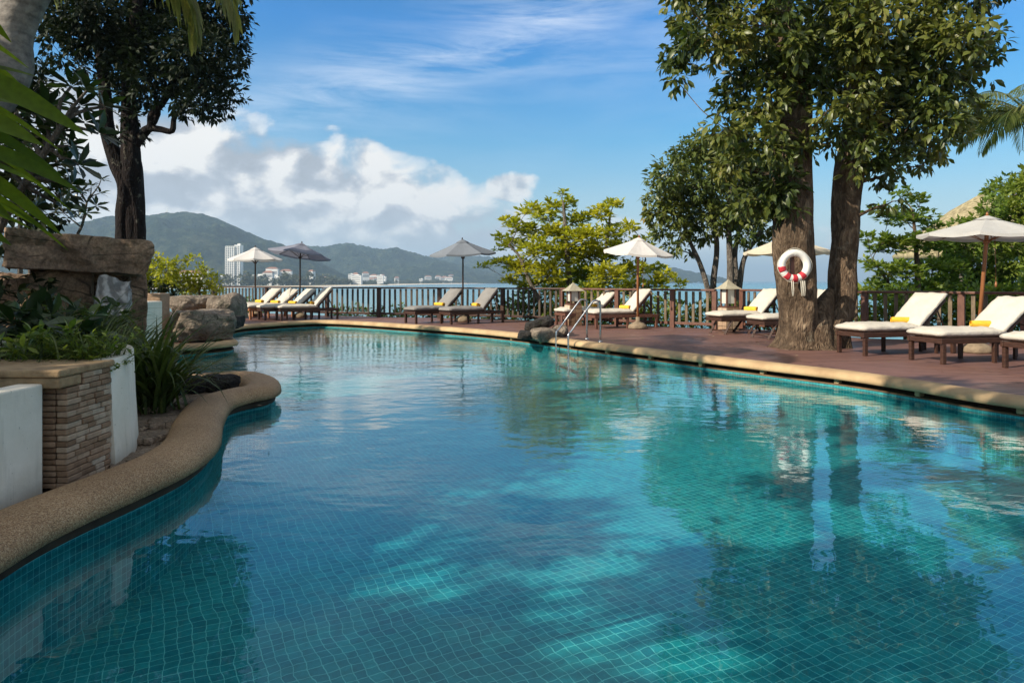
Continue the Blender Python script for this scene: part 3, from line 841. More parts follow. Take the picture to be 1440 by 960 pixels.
def hill(name, prof, D0, D1, z0, seed, amp=0.10, nu=170, nv=46, Drd=None):
    """prof: skyline pixels; ridge stands at D1, foot at D0"""
    pxs = [p[0] for p in prof]; pys = [p[1] for p in prof]
    m = MB(); vs = []
    x0, x1 = pxs[0], pxs[-1]
    for j in range(nv):
        v = j/(nv-1) * 1.5
        for i in range(nu):
            u = i/(nu-1); px = x0 + (x1-x0)*u
            py = np.interp(px, pxs, pys)
            D = D0 + (D1-D0)*v
            X = (px-720)/F*D
            zr = H + (HOR-py)/F*D1
            hgt = max(0.0, zr - z0)
            s_ = math.sin(min(v, 1)*PI/2) if v <= 1 else 1 - (v-1)*1.3
            rid = abs(noise.noise(Vector((X*0.0042+seed, D*0.0016, seed))))*1.2
            nz = noise.fractal(Vector((X*0.004+seed, D*0.004, 0)), 1.0, 2.0, 5)
            fade = 4*min(v,1)*(1-min(v,1))
            z = z0 + hgt*s_*(1 - 0.55*rid*fade*1.2) + hgt*amp*nz*fade + 5.0*noise.fractal(Vector((X*0.035, D*0.035, seed)), 0.8, 2.0, 4)*(D1/2500)
            vs.append((X, D, z))
    fs = [(j*nu+i, j*nu+i+1, (j+1)*nu+i+1, (j+1)*nu+i) for j in range(nv-1) for i in range(nu-1)]
    m._add(vs, fs, True)
    return tag(m.build(name, M['hill_forest']), kind='structure')
hill('hill', [(-400,330),(-100,322),(60,318),(110,312),(150,305),(190,303),(225,300),(235,299),(262,299),(285,301),(305,307),(330,320),(365,334),(395,345),(425,357),(455,372),(485,387),(520,395),(545,397)], 2050, 2850, -9, 3.1, nu=420, nv=90, amp=.20)
hill('hill', [(300,362),(400,350),(430,346),(455,347),(488,342),(515,346),(540,352),(560,350),(590,357),(620,366),(660,376),(700,386),(760,396)], 3200, 4000, -10, 8.7, nu=300, nv=70, amp=.2)
hill('hill', [(520,372),(600,362),(650,358),(690,361),(720,368),(770,375),(830,380),(880,383),(915,386),(960,396)], 4300, 5200, -10, 5.2, nu=300, nv=60, amp=.18)
hill('hill', [(850,397),(900,388),(928,378),(945,375),(965,380),(985,384),(1010,389),(1040,397)], 3900, 4500, -10, 1.9, nu=80, nv=24)
# coastal flat and beach
cm = MB()
coast = [(-2600, 900), (-1100, 950), (-620, 1180), (-480, 1500), (-430, 1950), (-400, 2500), (-230, 3200), (200, 4000), (900, 4600)]
def coastpoly(off, z):
    pts = [Vector((x+off*0.6, y-off, z)) for x, y in coast]
    return pts
b1 = coastpoly(0, -9.0); b2 = coastpoly(110, -11.2); b0 = [Vector((p.x-100, p.y+5200, -8.5)) for p in b1]
b0[-1].x += 300
n3 = len(coast)
cm._add(b1 + b0, [(i, i+1, n3+i+1, n3+i) for i in range(n3-1)])
tag(cm.build('coastal_plain', M['hill_forest']), kind='structure')
bm_ = MB(); bm_._add(b1 + b2, [(n3+i, n3+i+1, i+1, i) for i in range(n3-1)]); tag(bm_.build('beach', M['sand']), kind='structure')
sf = MB(); s1 = coastpoly(98, -10.93); s2 = coastpoly(150, -10.90)
sf._add(s1+s2, [(n3+i, n3+i+1, i+1, i) for i in range(n3-1)]); tag(sf.build('surf', M['foam']), kind='structure')

# coastal trees: one mass of leaf clumps
bt = []
cx = np.array([c[0] for c in coast], float); cy = np.array([c[1] for c in coast], float)
def coast_y(x): return np.interp(x, cx, cy)
nt = 1200
for q in range(nt):
    t_ = rng.random()**0.8
    D = 1150 + 3000*t_**1.6
    px = rng.uniform(180, 760 + 60*t_)
    X = (px-720)/F*D
    if D < coast_y(X) + 15: 
        D = coast_y(X) + rng.uniform(15, 160); 
    hgt = rng.uniform(11, 22) * (1.0 if D < 1900 else 0.75)
    if D < 1800 and px < 500: hgt *= rng.uniform(1.1, 1.6)
    n = 90
    dd = rng.normal(size=(n,3)); dd /= np.linalg.norm(dd, axis=1, keepdims=True)
    wv = rng.uniform(.35, .6)
    cc_ = np.array([X, D, -9.5 + hgt*0.52]) + dd*np.array([hgt*wv, hgt*wv, hgt*0.5])*(rng.random((n,1))**.5)
    ln = np.full(n, hgt*0.22)*rng.uniform(.6,1.3,n)
    bt.append(make_leaves(cc_, rng.normal(size=(n,3)), rng.normal(size=(n,3))+np.array([0,-.3,.6]), ln, ln*.8, tint=np.clip(rng.random()*.7+rng.random(n)*.3,0,1)))
o = leaf_object('coastal_woodland', bt, M['canopy_far']); tag(o, 'dark green belt of trees along the far beach', 'woodland', kind='stuff')

# ---------------------------------------------------------------- town
def house(px, D, w, h, dp, label, name='house', grp='small buildings on the far shore', rz=0.0, floors=2, roof=None, zb=-9.0, cat='house'):
    X = (px-720)/F*D
    t = thing(name, label, cat, (X, D, zb), rz, grp)
    m = MB(); m.box((0,0,h/2), (w, dp, h)); m.build('wall', M['building_white'], t)
    fh = h/floors
    for f_ in range(floors):
        g_ = MB(); g_.box((0, -dp/2-0.05, (f_+.5)*fh), (w*.86, 0.3, fh*.42)); g_.build('window_band', M['building_glass'], t)
    if roof:
        r_ = MB(); r_._add([(-w/2-1,-dp/2-1,h),(w/2+1,-dp/2-1,h),(w/2+1,dp/2+1,h),(-w/2-1,dp/2+1,h),(-w/4,0,h+roof),(w/4,0,h+roof)], [(0,1,5,4),(2,3,4,5),(1,2,5),(3,0,4)])
        r_.build('roof', M['roof_tile'], t)
    else:
        r_ = MB(); r_.box((w*.1, 0, h+1.0), (w*.3, dp*.4, 2.0)); r_.build('rooftop_box', M['building_white'], t)
    return t
# the tall block
D = 1500; X = (331-720)/F*D
t = thing('apartment_tower', 'tall white apartment tower rising at the foot of the wooded hill', 'tower block', (X, D, -9.5))
hh = 10 + (HOR-344)/F*D
m = MB(); m.box((-9, 0, hh*.485), (19, 16, hh*.97)); m.build('wall', M['building_white'], t)
m = MB(); m.box((7, 2, hh*.5), (13, 16, hh)); m.box((8, 2, hh+1.5), (6, 6, 3.0)); m.build('stair_wing', M['building_white'], t)
nf = 22
for f_ in range(nf):
    z = (f_+.6)*hh*.96/nf
    m = MB()
    m.box((-9, -8.1, z), (18.4, 0.5, hh/nf*.5)); m.build('window_row', M['building_glass'], t)
    m = MB(); m.box((7, -6.1, z+.3), (12.4, 0.5, hh/nf*.45)); m.build('window_row', M['building_glass'], t)
for k in range(5):
    m = MB(); m.box((-9-9.4+k*4.7, -8.6, hh*.485), (1.2, 1.0, hh*.96)); m.build('balcony_fin', M['building_white'], t)
for k in range(3):
    m = MB(); m.box((2.2+k*4.8, -6.5, hh*.5), (1.4, 1.0, hh*.98)); m.build('balcony_fin', M['building_white'], t)
for args in ((502, 1900, 26, 26, 20, 'round-shouldered white hotel block above the shore trees, broader of two', 5), (494, 1950, 14, 30, 14, 'slim white block touching the broad white hotel', 6), (535, 2100, 18, 28, 16, 'pale narrow hotel block standing alone right of the broad one', 6)):
    px, D, w, h, dp, lab, fl = args
    house(px, D, w, h, dp, lab, name='hotel', grp=None, floors=fl, cat='hotel')
hr = random.Random(5)
for k in range(46):
    px = hr.uniform(255, 690); D = hr.uniform(2100, 3150) if px > 440 else hr.uniform(1550, 2000)
    X = (px-720)/F*D; D = max(D, float(coast_y(X))+120)
    up = hr.uniform(0, 1)**2
    lab = 'small white building among the trees of the far shore'
    house(px, D, hr.uniform(12, 34), hr.uniform(17, 24)+up*18, hr.uniform(10, 16), lab, rz=hr.uniform(-.3,.3), floors=2, roof=hr.choice([None, 5, 4]))
# a long white villa cluster under the first hill
house(268, 1250, 50, 24, 16, 'long low white building seen over the lime bush', grp=None, floors=3, roof=6)
# radio mast
p = W(235, 299, 2850)
t = thing('radio_mast', 'tiny radio mast on the summit of the big hill', 'mast', (p.x, p.y, p.z-6))
m = MB(); m.box((0,0,9), (5,5,18), taper=.35); m.build('tower', M['building_white'], t)
m = MB(); m.box((0,0,23), (1.2,1.2,12)); m.build('antenna', M['building_white'], t)
# thin air between the deck and the hills
hz = MB(); hz.box((0, 8500, 201.5), (41000, 23600, 457)); o = hz.build('haze', M['air_haze']); tag(o, kind='stuff')
# ---------------------------------------------------------------- railings
def railing(pts, label, posts_at_end=True, rw='rail_wood', pw='picket_wood'):
    b = pts[0]
    t = thing('railing', label, 'railing', tuple(b))
    rng_ = random.Random(int(abs(b.x)*100))
    hr_ = 1.04
    for i, p in enumerate(pts):
        if i == len(pts)-1 and not posts_at_end: continue
        m = MB(); q = pts[min(i+1, len(pts)-1)] - pts[max(i-1, 0)]; an = math.atan2(q.y, q.x)
        m.bbox((p.x, p.y, 0.515), (0.13, 0.12, 1.03), 0.008, Matrix.Rotation(an, 3, 'Z'))
        m.build('post', M[rw], t, world=True)
    for i in range(len(pts)-1):
        a, c = pts[i], pts[i+1]; v = c-a; L = v.length; an = math.atan2(v.y, v.x); rot = Matrix.Rotation(an, 3, 'Z')
        mid = (a+c)/2
        m = MB(); m.bbox((mid.x, mid.y, hr_+0.012), (L+0.06, 0.17, 0.055), 0.012, rot); m.build('top_rail', M[rw], t, world=True)
        m = MB(); m.bbox((mid.x, mid.y, 0.13), (L-0.135, 0.06, 0.075), 0.006, rot); m.build('bottom_rail', M[rw], t, world=True)
        n = max(2, round(L/0.215))
        for k in range(1, n):
            p = a + v*(k/n)
            m = MB(); m.bbox((p.x, p.y, 0.59), (0.075, 0.030, 0.84), 0.004, rot @ Matrix.Rotation(rng_.uniform(-.012,.012), 3, 'Y'))
            m.build('picket', M[pw], t, world=True)
    return t
railing(rail_pts[:7], 'long dark wooden railing behind the left loungers and the grey ones', rw='dark_wood', pw='dark_picket')
railing(rail_pts[6:], 'middle stretch of wooden railing behind the white umbrella and the metal pool ladder')
railing(rail_pts2, 'right-hand stretch of reddish wooden railing behind the big double-trunk tree')

# ---------------------------------------------------------------- loungers
def soft_box(m, c, size, rot=None, puff=0.35, seed=0):
    bm = bmesh.new(); bmesh.ops.create_cube(bm, size=2.0)
    bmesh.ops.subdivide_edges(bm, edges=list(bm.edges), cuts=9, use_grid_fill=True)
    hx, hy, hz = size[0]/2, size[1]/2, size[2]/2
    for v in bm.verts:
        x, y, z = v.co
        ex = (1-abs(x)**8)**0.5 if abs(x) < 1 else 0; ey = (1-abs(y)**8)**.5 if abs(y) < 1 else 0
        e = (1-max(abs(x), abs(y))**6)
        kz = 0.55 + 0.45*max(e, 0)**.5
        r = min(hz*0.8, .04)
        fx = 1 - (r/hx)*(abs(z)**3); fy = 1 - (r/hy)*(abs(z)**3)
        nz = noise.noise(Vector((x*3.1+seed, y*2.3, z+seed)))*0.28 * (1 if z > 0 else .3)
        v.co = Vector((x*hx*fx, y*hy*fy, (z*kz+nz)*hz))
    m.frombm(bm, c, rot, smooth=True)
def lounger(label, cushion='cushion_white', style='leg', angle=42, frame='dark_wood', pillow=False, W_=0.66, L_=1.98, hs=0.33):
    t = thing('sun_lounger', label, 'sun lounger')
    fm = M[frame]; w = W_
    m = MB()
    for s in (-1, 1): m.bbox((L_/2, s*(w/2-0.025), hs), (L_, 0.05, 0.085), 0.006)
    for x in (0.03, L_-0.03): m.bbox((x, 0, hs), (0.05, w-0.105, 0.08), 0.006)
    m.build('frame', fm, t)
    m = MB()
    for k in range(9): m.box((0.14+k*0.12, 0, hs+0.02), (0.07, w-0.11, 0.018))
    m.build('slats', fm, t)
    if style == 'leg':
        for x in (0.06, 1.93 if L_ > 1.9 else L_-.05):
            for s in (-1, 1):
                m = MB(); m.bbox((x, s*(w/2-0.032), (hs-0.045)/2), (0.065, 0.06, hs-0.045), 0.006); m.build('leg', fm, t)
        for s in (-1, 1):
            m = MB(); m.bbox((1.02, s*(w/2-0.032), (hs-0.045)/2), (0.06, 0.055, hs-0.045), 0.006); m.build('leg', fm, t)
    else:
        for x0, x1 in ((0.28, 0.12), (1.05, 0.80), (1.45, 1.62)):
            for s in (-1, 1):
                m = MB(); m.tube([(x0+ .06*(1 if x0 < x1 else -1)*-1, s*(w/2-0.03), hs), (x1, s*(w/2-0.03), 0.0)], 0.033, n=4, smooth=False); m.build('leg', fm, t)
        m = MB(); m.tube([(0.16, -(w/2-.05), .08), (0.16, w/2-.05, .08)], 0.018, n=6); m.tube([(0.16, 0, .09), (0.86, 0, .09)], 0.016, n=6); m.build('stretcher', fm, t)
    a = R(angle); hx = 1.22
    rot = Matrix.Rotation(-a, 3, 'Y')
    bl = 0.80
    m = MB()
    for s in (-1, 1): m.bbox(Vector((hx, s*(w/2-0.075), hs+0.045)) + rot @ Vector((bl/2, 0, 0)), (bl, 0.04, 0.04), 0.005, rot)
    for k in range(6): m.box(Vector((hx, 0, hs+0.045)) + rot @ Vector((0.1+k*0.13, 0, 0)), (0.06, w-0.16, 0.016), rot)
    m.build('backrest_frame', fm, t)
    m = MB()
    top = Vector((hx, 0, hs+0.045)) + rot @ Vector((bl*.72, 0, 0))
    for s in (-1, 1): m.tube([(top.x, s*(w/2-.10), top.z), (top.x+0.22, s*(w/2-.10), hs)], 0.014, n=6)
    m.tube([(top.x+.12, -(w/2-.10), (top.z+hs)/2+.02), (top.x+.12, w/2-.10, (top.z+hs)/2+.02)], 0.012, n=6)
    m.build('backrest_prop', fm, t)
    m = MB(); soft_box(m, (hx/2+0.0, 0, hs+0.115), (hx+0.03, w-0.01, 0.17), seed=angle)
    m.build('seat_cushion', M[cushion], t)
    m = MB(); soft_box(m, Vector((hx+.01, 0, hs+0.075)) + rot @ Vector((bl/2+.015, 0, 0.08)), (bl+0.04, w-0.01, 0.17), rot, seed=angle+3)
    m.build('back_cushion', M[cushion], t)
    if pillow:
        m = MB(); r2 = Matrix.Rotation(-a-.15, 3, 'Y') @ Matrix.Rotation(R(38), 3, 'Z')
        soft_box(m, Vector((hx+.0, -.02, hs+0.20)) + rot @ Vector((bl*.55, 0, 0.08)), (0.44, 0.44, 0.15), r2, seed=2); m.build('pillow', M[cushion], t)
    return t
def put(o, p, deg, z=0.0):
    o.location = (p.x, p.y, z); o.rotation_euler = (0, 0, R(deg)); return o
def towel(at, deg, z, label, L=0.36, r=0.065):
    L *= random.uniform(.85, 1.15); r *= random.uniform(.9, 1.15); deg += random.uniform(-14, 14)
    m = MB(); n = 26; prof = []
    pts = []
    for i in range(60):
        a = i/59*2*PI*2.6; rr = r*(0.25+0.75*i/59); pts.append((rr*math.cos(a), rr*math.sin(a)))
    vs = []
    for (x, z_) in pts:
        for s in (-L/2, L/2):
            vs.append((x*(1+.06*math.sin(z_*60)), s + 0.008*math.sin(x*90), z_*0.9))
    m._add(vs, [(2*i, 2*i+1, 2*i+3, 2*i+2) for i in range(59)], True)
    m.lathe([(0.001, -L/2+.02), (r*.8, -L/2+.012), (r*.93, -L/2+.03), (r*.95, 0), (r*.93, L/2-.03), (r*.8, L/2-.012), (0.001, L/2-.02)], 16)
    # lathe is along z: turn it to y
    k = 7*16; base = len(m.v)-k
    for i in range(base, len(m.v)):
        x, y, zz = m.v[i]; m.v[i] = (x, zz, y*0.9)
    o = m.build('rolled_towel', M['towel_yellow']); o.location = (at[0], at[1], z); o.rotation_euler = (0, 0, R(deg))
    return tag(o, label, 'towel')
def towel_on(lo, label, lx=1.12, ly=0.0, deg=5, hs=0.33):
    a = lo.rotation_euler.z; L = lo.location
    x = L.x + lx*math.cos(a) - ly*math.sin(a); y = L.y + lx*math.sin(a) + ly*math.cos(a)
    towel((x, y), math.degrees(a)+deg, hs+0.235, label)

GL = 'loungers at the far left corner of the deck'
# far-left group of four (seen from their foot ends, heads to the right)
A = lounger('white-cushioned lounger nearest the rocks, leftmost of the four at the far corner', frame='pole_wood')
put(A, G(322, 447.5), 47)
B = lounger('far-corner white lounger with a tilted pillow, second from the rocks', frame='pole_wood', angle=39); put(B, G(344, 449), 47)
m = MB(); soft_box(m, (1.52, 0, .80), (.44, .44, .15), Matrix.Rotation(R(-55), 3, 'Y') @ Matrix.Rotation(R(40), 3, 'Z'), seed=2); m.build('pillow', M['cushion_white'], B)
C_ = lounger('third lounger from the rocks, below the blue-topped umbrella at the far corner', frame='dark_wood'); put(C_, G(366, 450), 40)
D_ = lounger('dark-framed white lounger, rightmost of the four at the far corner', angle=48); put(D_, G(390, 450.5), 34)
for o in (A, B, C_, D_): o['group'] = GL
towel_on(A, 'rolled yellow towel on the lounger nearest the rocks'); towel_on(B, 'rolled yellow towel on the lounger with the tilted pillow')
towel_on(C_, 'rolled yellow towel on the third lounger from the rocks'); towel_on(D_, 'rolled yellow towel on the rightmost lounger of the far corner four')
# grey pair under the grey umbrella
E = lounger('grey-cushioned lounger, left one of the pair under the dark grey umbrella', 'cushion_taupe', angle=44); put(E, G(575.5, 454.6), 40)
F_ = lounger('grey-cushioned lounger, right one of the pair under the dark grey umbrella', 'cushion_taupe', angle=47.5); put(F_, G(625, 456), 36)
for o in (E, F_): o['group'] = 'grey loungers'
towel_on(E, 'rolled yellow towel on the left grey lounger'); towel_on(F_, 'rolled yellow towel on the right grey lounger')
# pair behind the ladder
I = lounger('white-cushioned lounger behind the pool ladder beside the pagoda lantern', frame='rail_wood', angle=42); put(I, G(787, 457.5), 24)
J = lounger('white-cushioned lounger with raised back, right of the pool ladder', frame='rail_wood', angle=46); put(J, G(829, 461.5), 20)
for o in (I, J): o['group'] = 'loungers behind the ladder'
towel_on(I, 'rolled yellow towel on the lounger beside the pagoda lantern'); towel_on(J, 'rolled yellow towel on the lounger right of the pool ladder')
# slanted-leg pair left of the big tree
K = lounger('white steamer lounger with slanted legs left of the big tree trunk', style='x', angle=46, hs=0.36); put(K, G(1003, 469), 18)
N_ = copy_tree(K); N_['label'] = 'steamer lounger half hidden behind the big tree trunk'; put(N_, G(1062, 476), 16)
for o in (K, N_): o['group'] = 'slanted-leg loungers'
towel_on(K, 'rolled yellow towel on the slanted-leg lounger', hs=.36)
# right of the tree
P1 = lounger('white-cushioned dark lounger just right of the big tree trunk', angle=44, hs=.36, W_=.70); put(P1, G(1194, 498), 14)
P2 = lounger('white-cushioned dark lounger with its foot nearest the pool, under the right umbrella', angle=39.5, hs=.36, W_=.70); put(P2, G(1299, 509), 12)
P3 = copy_tree(P1); P3['label'] = 'dark lounger cut off by the right edge of the picture'; put(P3, G(1436, 521), 10)
for o in (P1, P2, P3): o['group'] = 'loungers right of the big tree'
towel_on(P1, 'rolled yellow towel on the lounger right of the trunk', hs=.36, deg=60); towel_on(P2, 'rolled yellow towel on the lounger under the right umbrella', hs=.36, deg=60)
def side_table(p, deg, label):
    t = thing('side_table', label, 'side table', (p.x, p.y, 0), R(deg))
    m = MB(); m.bbox((0,0,.40), (.5,.45,.035), .006); m.build('table_top', M['dark_wood'], t)
    for x in (-.2, .2):
        for y in (-.17, .17):
            m = MB(); m.bbox((x,y,.19), (.045,.045,.38), .004); m.build('leg', M['dark_wood'], t)
side_table(G(1318, 495), 14, 'low dark side table between the two loungers right of the trunk')
side_table(G(1428, 503), 12, 'low dark side table at the right edge beside the umbrella lounger')

# ---------------------------------------------------------------- umbrellas
def umbrella(name_label, p, rim_z, rise, rad, fab, pole='dark_pole', tilt=(0,0), n=8, cord=False, lean=(0,0), rot=0.2, basem='brown_stone', under=None):
    t = thing('patio_umbrella', name_label, 'umbrella', (p.x, p.y, 0))
    T = Matrix.Rotation(tilt[0], 3, 'X') @ Matrix.Rotation(tilt[1], 3, 'Y')
    hub = Vector((lean[0], lean[1], rim_z))
    def tr(v): return hub + T @ Vector(v)
    m = MB(); rings = 5; vs = []; fs = []
    vs.append(tr((0,0,rise)))
    K_ = n*4
    for j in range(1, rings+1):
        f_ = j/rings
        for k in range(K_):
            a = 2*PI*k/K_ + rot; seg = (k % 4)/4
            chord = math.cos(PI/n)/math.cos(PI/n*(2*seg-1)) if True else 1
            sag = 0.012*rad*math.sin(PI*f_)*(1) + 0.035*rad*f_*math.sin(PI*seg)
            vs.append(tr((rad*f_*chord*math.cos(a), rad*f_*chord*math.sin(a), rise*(1-f_**1.0) - sag)))
    for k in range(K_): fs.append((0, 1+k, 1+(k+1)%K_))
    for j in range(rings-1):
        for k in range(K_): fs.append((1+j*K_+k, 1+(j+1)*K_+k, 1+(j+1)*K_+(k+1)%K_, 1+j*K_+(k+1)%K_))
    # valance
    o_ = len(vs); base = 1+(rings-1)*K_
    for k in range(K_): vs.append(Vector(vs[base+k]) + T @ Vector((0,0,-0.055)))
    for k in range(K_): fs.append((base+k, o_+k, o_+(k+1)%K_, base+(k+1)%K_))
    m._add(vs, fs, False)
    m.build('canopy', M[fab], t)
    if True:
        m = MB(); vs = [tr((0,0,rise+.025))]
        for k in range(n):
            a = 2*PI*k/n + rot; vs.append(tr((rad*.2*math.cos(a), rad*.2*math.sin(a), rise*.815)))
        m._add(vs, [(0, 1+k, 1+(k+1)%n) for k in range(n)]); m.build('vent_cap', M[fab], t)
    for k in range(n):
        a = 2*PI*k/n + rot
        m = MB(); m.tube([tr((0.04*math.cos(a),0.04*math.sin(a),rise-.04)), tr((rad*.5*math.cos(a), rad*.5*math.sin(a), rise*.5-.012*rad-.02)), tr((rad*.985*math.cos(a), rad*.985*math.sin(a), -.03))], 0.010, n=4)
        m.tube([tr((0.03*math.cos(a),0.03*math.sin(a),-.12)), tr((rad*.5*math.cos(a), rad*.5*math.sin(a), rise*.5-.012*rad-.03))], 0.008, n=4)
        m.build('rib', M[pole], t)
    m = MB(); m.tube([(0,0,0.02), hub + Vector((0,0,-.1)), tr((0,0,rise+.02))], 0.026 if pole != 'pole_wood' else .034, n=10); m.build('pole', M[pole], t)
    m = MB(); m.lathe([(0.012,0),(0.024,.015),(0.02,.035),(0.004,.06)], 8, tuple(tr((0,0,rise+.02)))); m.build('finial', M[pole], t)
    m = MB(); m.lathe([(0.055,-.16),(0.06,-.12),(.045,-.10)], 10, tuple(hub)); m.build('hub', M[pole], t)
    m = MB(); m.lathe([(0.25,0.0),(0.27,0.03),(0.25,0.10),(0.15,0.16),(0.06,0.20),(0.055,0.32)], 18); m.build('base', M[basem], t)
    if cord:
        m = MB(); m.tube([hub+Vector((.12,-.05,0)), hub+Vector((.13,-.06,-.9))], 0.006, n=4); m.lathe([(0.02,-.1),(0.022,-.05),(.01,0)], 6, tuple(hub+Vector((.13,-.06,-.85)))); m.build('pull_cord', M[pole], t)
    return t
def zat(py, d): return H - (py-HOR)/F*d
d = 25.0; p = W(359, 400, d); umbrella('white umbrella at the far left, over the loungers nearest the rocks', p, zat(364.5, d), zat(348, d)-zat(364.5, d), 36.5/F*d, 'canvas_white', rot=.3)
d = 24.2; p = W(422, 400, d); umbrella('tilted blue-topped umbrella over the far-left corner loungers', p, zat(357, d), .38, 43.5/F*d, 'canvas_blue', tilt=(R(-7), R(7)), n=6, rot=.5)
d = 21.8; p = W(651, 400, d); umbrella('dark grey umbrella over the pair of grey loungers', p, zat(356.5, d), .44, 46.5/F*d, 'canvas_grey', tilt=(R(3), R(-2.5)), n=6, rot=.1)
d = 18.6; p = W(897, 400, d); umbrella('white umbrella over the two loungers behind the pool ladder', p, zat(355, d), .40, 50/F*d, 'canvas_white', pole='pole_wood', tilt=(R(5), R(4)), cord=True, rot=.35)
d = 17.4; p = W(1106, 400, d); umbrella('cream umbrella half hidden behind the big tree trunk', p, zat(354, d), .42, 60/F*d, 'canvas_cream', pole='pole_wood')
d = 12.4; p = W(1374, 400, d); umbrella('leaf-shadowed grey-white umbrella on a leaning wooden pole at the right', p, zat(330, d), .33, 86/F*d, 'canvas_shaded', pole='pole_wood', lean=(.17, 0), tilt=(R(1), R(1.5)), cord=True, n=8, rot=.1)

# ---------------------------------------------------------------- lanterns
def lantern(p, label, w=.31, h0=.60, zt=1.26):
    t = thing('garden_lantern', label, 'lantern', (p.x, p.y, 0), .3)
    m = MB()
    for k in range(5):
        for a in range(4):
            rot = Matrix.Rotation(a*PI/2, 3, 'Z')
            m.cur = random.random()
            for q in range(2): m.bbox(rot @ Vector((-w*.35+q*w*.62, w*.48, h0*(k+.5)/5)), (w*.58, .1, h0/5-.008), .008, rot)
    m.box((0,0,h0/2), (w*.9, w*.9, h0-.01)); m.build('stone_base', M['sandstone_brick'], t)
    m = MB(); m.bbox((0,0,h0+.02), (w*1.2,w*1.2,.04), .006); m.build('base_slab', M['rail_wood'], t)
    for x in (-1,1):
        for y in (-1,1):
            m = MB(); m.bbox((x*w*.42,y*w*.42,h0+.04+(zt-h0-.28)/2), (.04,.04,zt-h0-.28), .004); m.build('corner_post', M['rail_wood'], t)
    for a in range(4):
        m = MB(); m.box(Matrix.Rotation(a*PI/2,3,'Z') @ Vector((0, w*.38, h0+.10+(zt-h0-.34)/2)), (w*.72, .012, zt-h0-.36), Matrix.Rotation(a*PI/2,3,'Z')); m.build('pane', M['lantern_glass'], t)
    m = MB(); zz = zt-.25; s = w*.86
    m._add([(-s,-s,zz),(s,-s,zz),(s,s,zz),(-s,s,zz),(-s*.62,-s*.62,zz+.07),(s*.62,-s*.62,zz+.07),(s*.62,s*.62,zz+.07),(-s*.62,s*.62,zz+.07),(0,0,zt)], [(3,2,1,0),(0,1,5,4),(1,2,6,5),(2,3,7,6),(3,0,4,7),(4,5,8),(5,6,8),(6,7,8),(7,4,8)])
    m.build('roof', M['lantern_roof'], t)
lantern(W(806, 400, 20.0), 'pagoda lantern on a brick base behind the pool ladder')
lantern(W(1024, 400, 17.9), 'pagoda lantern in the railing gap left of the big tree', w=.30, zt=1.34)

# ---------------------------------------------------------------- ladder
t = thing('pool_ladder', 'steel pool ladder with two looped handrails on the far pool edge', 'ladder', (1.1, 14.5, 0))
dA, dB = 15.0, 14.3
def rail(px, dd, dx):
    X = (px-720)/F*dd
    pts = [(X, dd, -0.72), (X, dd, -.2), (X, dd, 0.16), (X+.08*dx, dd+.05, .26), (X+0.50*dx, dd+0.12, 0.78), (X+.60*dx, dd+.14, .88), (X+.70*dx, dd+.17, .87), (X+.75*dx, dd+.2, .78), (X+0.76*dx, dd+0.25, 0.0)]
    m = MB(); m.tube(catmull([Vector(q) for q in pts], seg=5), 0.021, n=10); m.build('handrail', M['steel'], t, world=True)
    m = MB(); m.lathe([(.05,0),(.05,.012),(.03,.03)], 12, (X+.76*dx, dd+.25, 0)); m.build('flange', M['steel'], t, world=True)
rail(782.5, dA, .92); rail(799.5, dB, .92)
for z in (-.26, -.5):
    m = MB(); xa, xb = (782.5-720)/F*dA, (799.5-720)/F*dB
    v = Vector((xb-xa, dB-dA, 0)); m.bbox(((xa+xb)/2, (dA+dB)/2, z), (v.length, .09, .03), .006, Matrix.Rotation(math.atan2(v.y, v.x), 3, 'Z')); m.build('step', M['steel'], t, world=True)

# ---------------------------------------------------------------- big tree's life ring
ringp = W(1117, 373.5, 12.60)
t = thing('life_ring', 'white life ring with red bands hung on the big tree trunk', 'life ring', tuple(ringp))
Rr, rr_ = 0.235, 0.068
def torus_arc(a0, a1, r, rad=Rr, n=10):
    pts = [(rad*math.sin(a0+(a1-a0)*i/n), -.0, rad*math.cos(a0+(a1-a0)*i/n)) for i in range(n+1)]
    return pts
m = MB(); m.tube(torus_arc(0, 2*PI*47/48, rr_, n=47) + torus_arc(0, .01, rr_, n=1), rr_, n=12, caps=False); m.build('ring', M['ring_white'], t)
for c in (-150+10, -175-20+0, 160-12, -108):
    pass
for ad in (142, 180, 216, 255):
    m = MB(); a = R(ad); m.tube(torus_arc(a-R(11), a+R(11), rr_+.004, n=5), rr_+.004, n=12); m.build('red_band', M['ring_red'], t)
m = MB()
m.tube([( (Rr+rr_+.008+.010*math.cos(4*a_))*math.sin(a_), -.02, (Rr+rr_+.008+.010*math.cos(4*a_))*math.cos(a_)) for a_ in [2*PI*i/40 for i in range(41)]], .006, n=5, caps=False)
for x in (-.07, .10, .14):
    m.tube([(x,-.05,-.28),(x+.005,-.06,-.45),(x+.015,-.06,-.56),(x+.03,-.06,-.55),(x+.035,-.06,-.44),(x+.03,-.05,-.28)], .007, n=5)
m.build('rope', M['rope'], t)
t = thing('ring_bracket', 'reddish wooden board on the trunk carrying the life ring', 'bracket', tuple(ringp + Vector((0, .10, 0))))
m = MB(); m.bbox((0.0,0,-.02), (.075,.05,.62), .006); m.build('board', M['rail_wood'], t)
m = MB(); m.tube([(0,-.02,.17),(0,-.12,.17),(0,-.14,.20)], .012, n=6); m.build('hook', M['steel'], t)

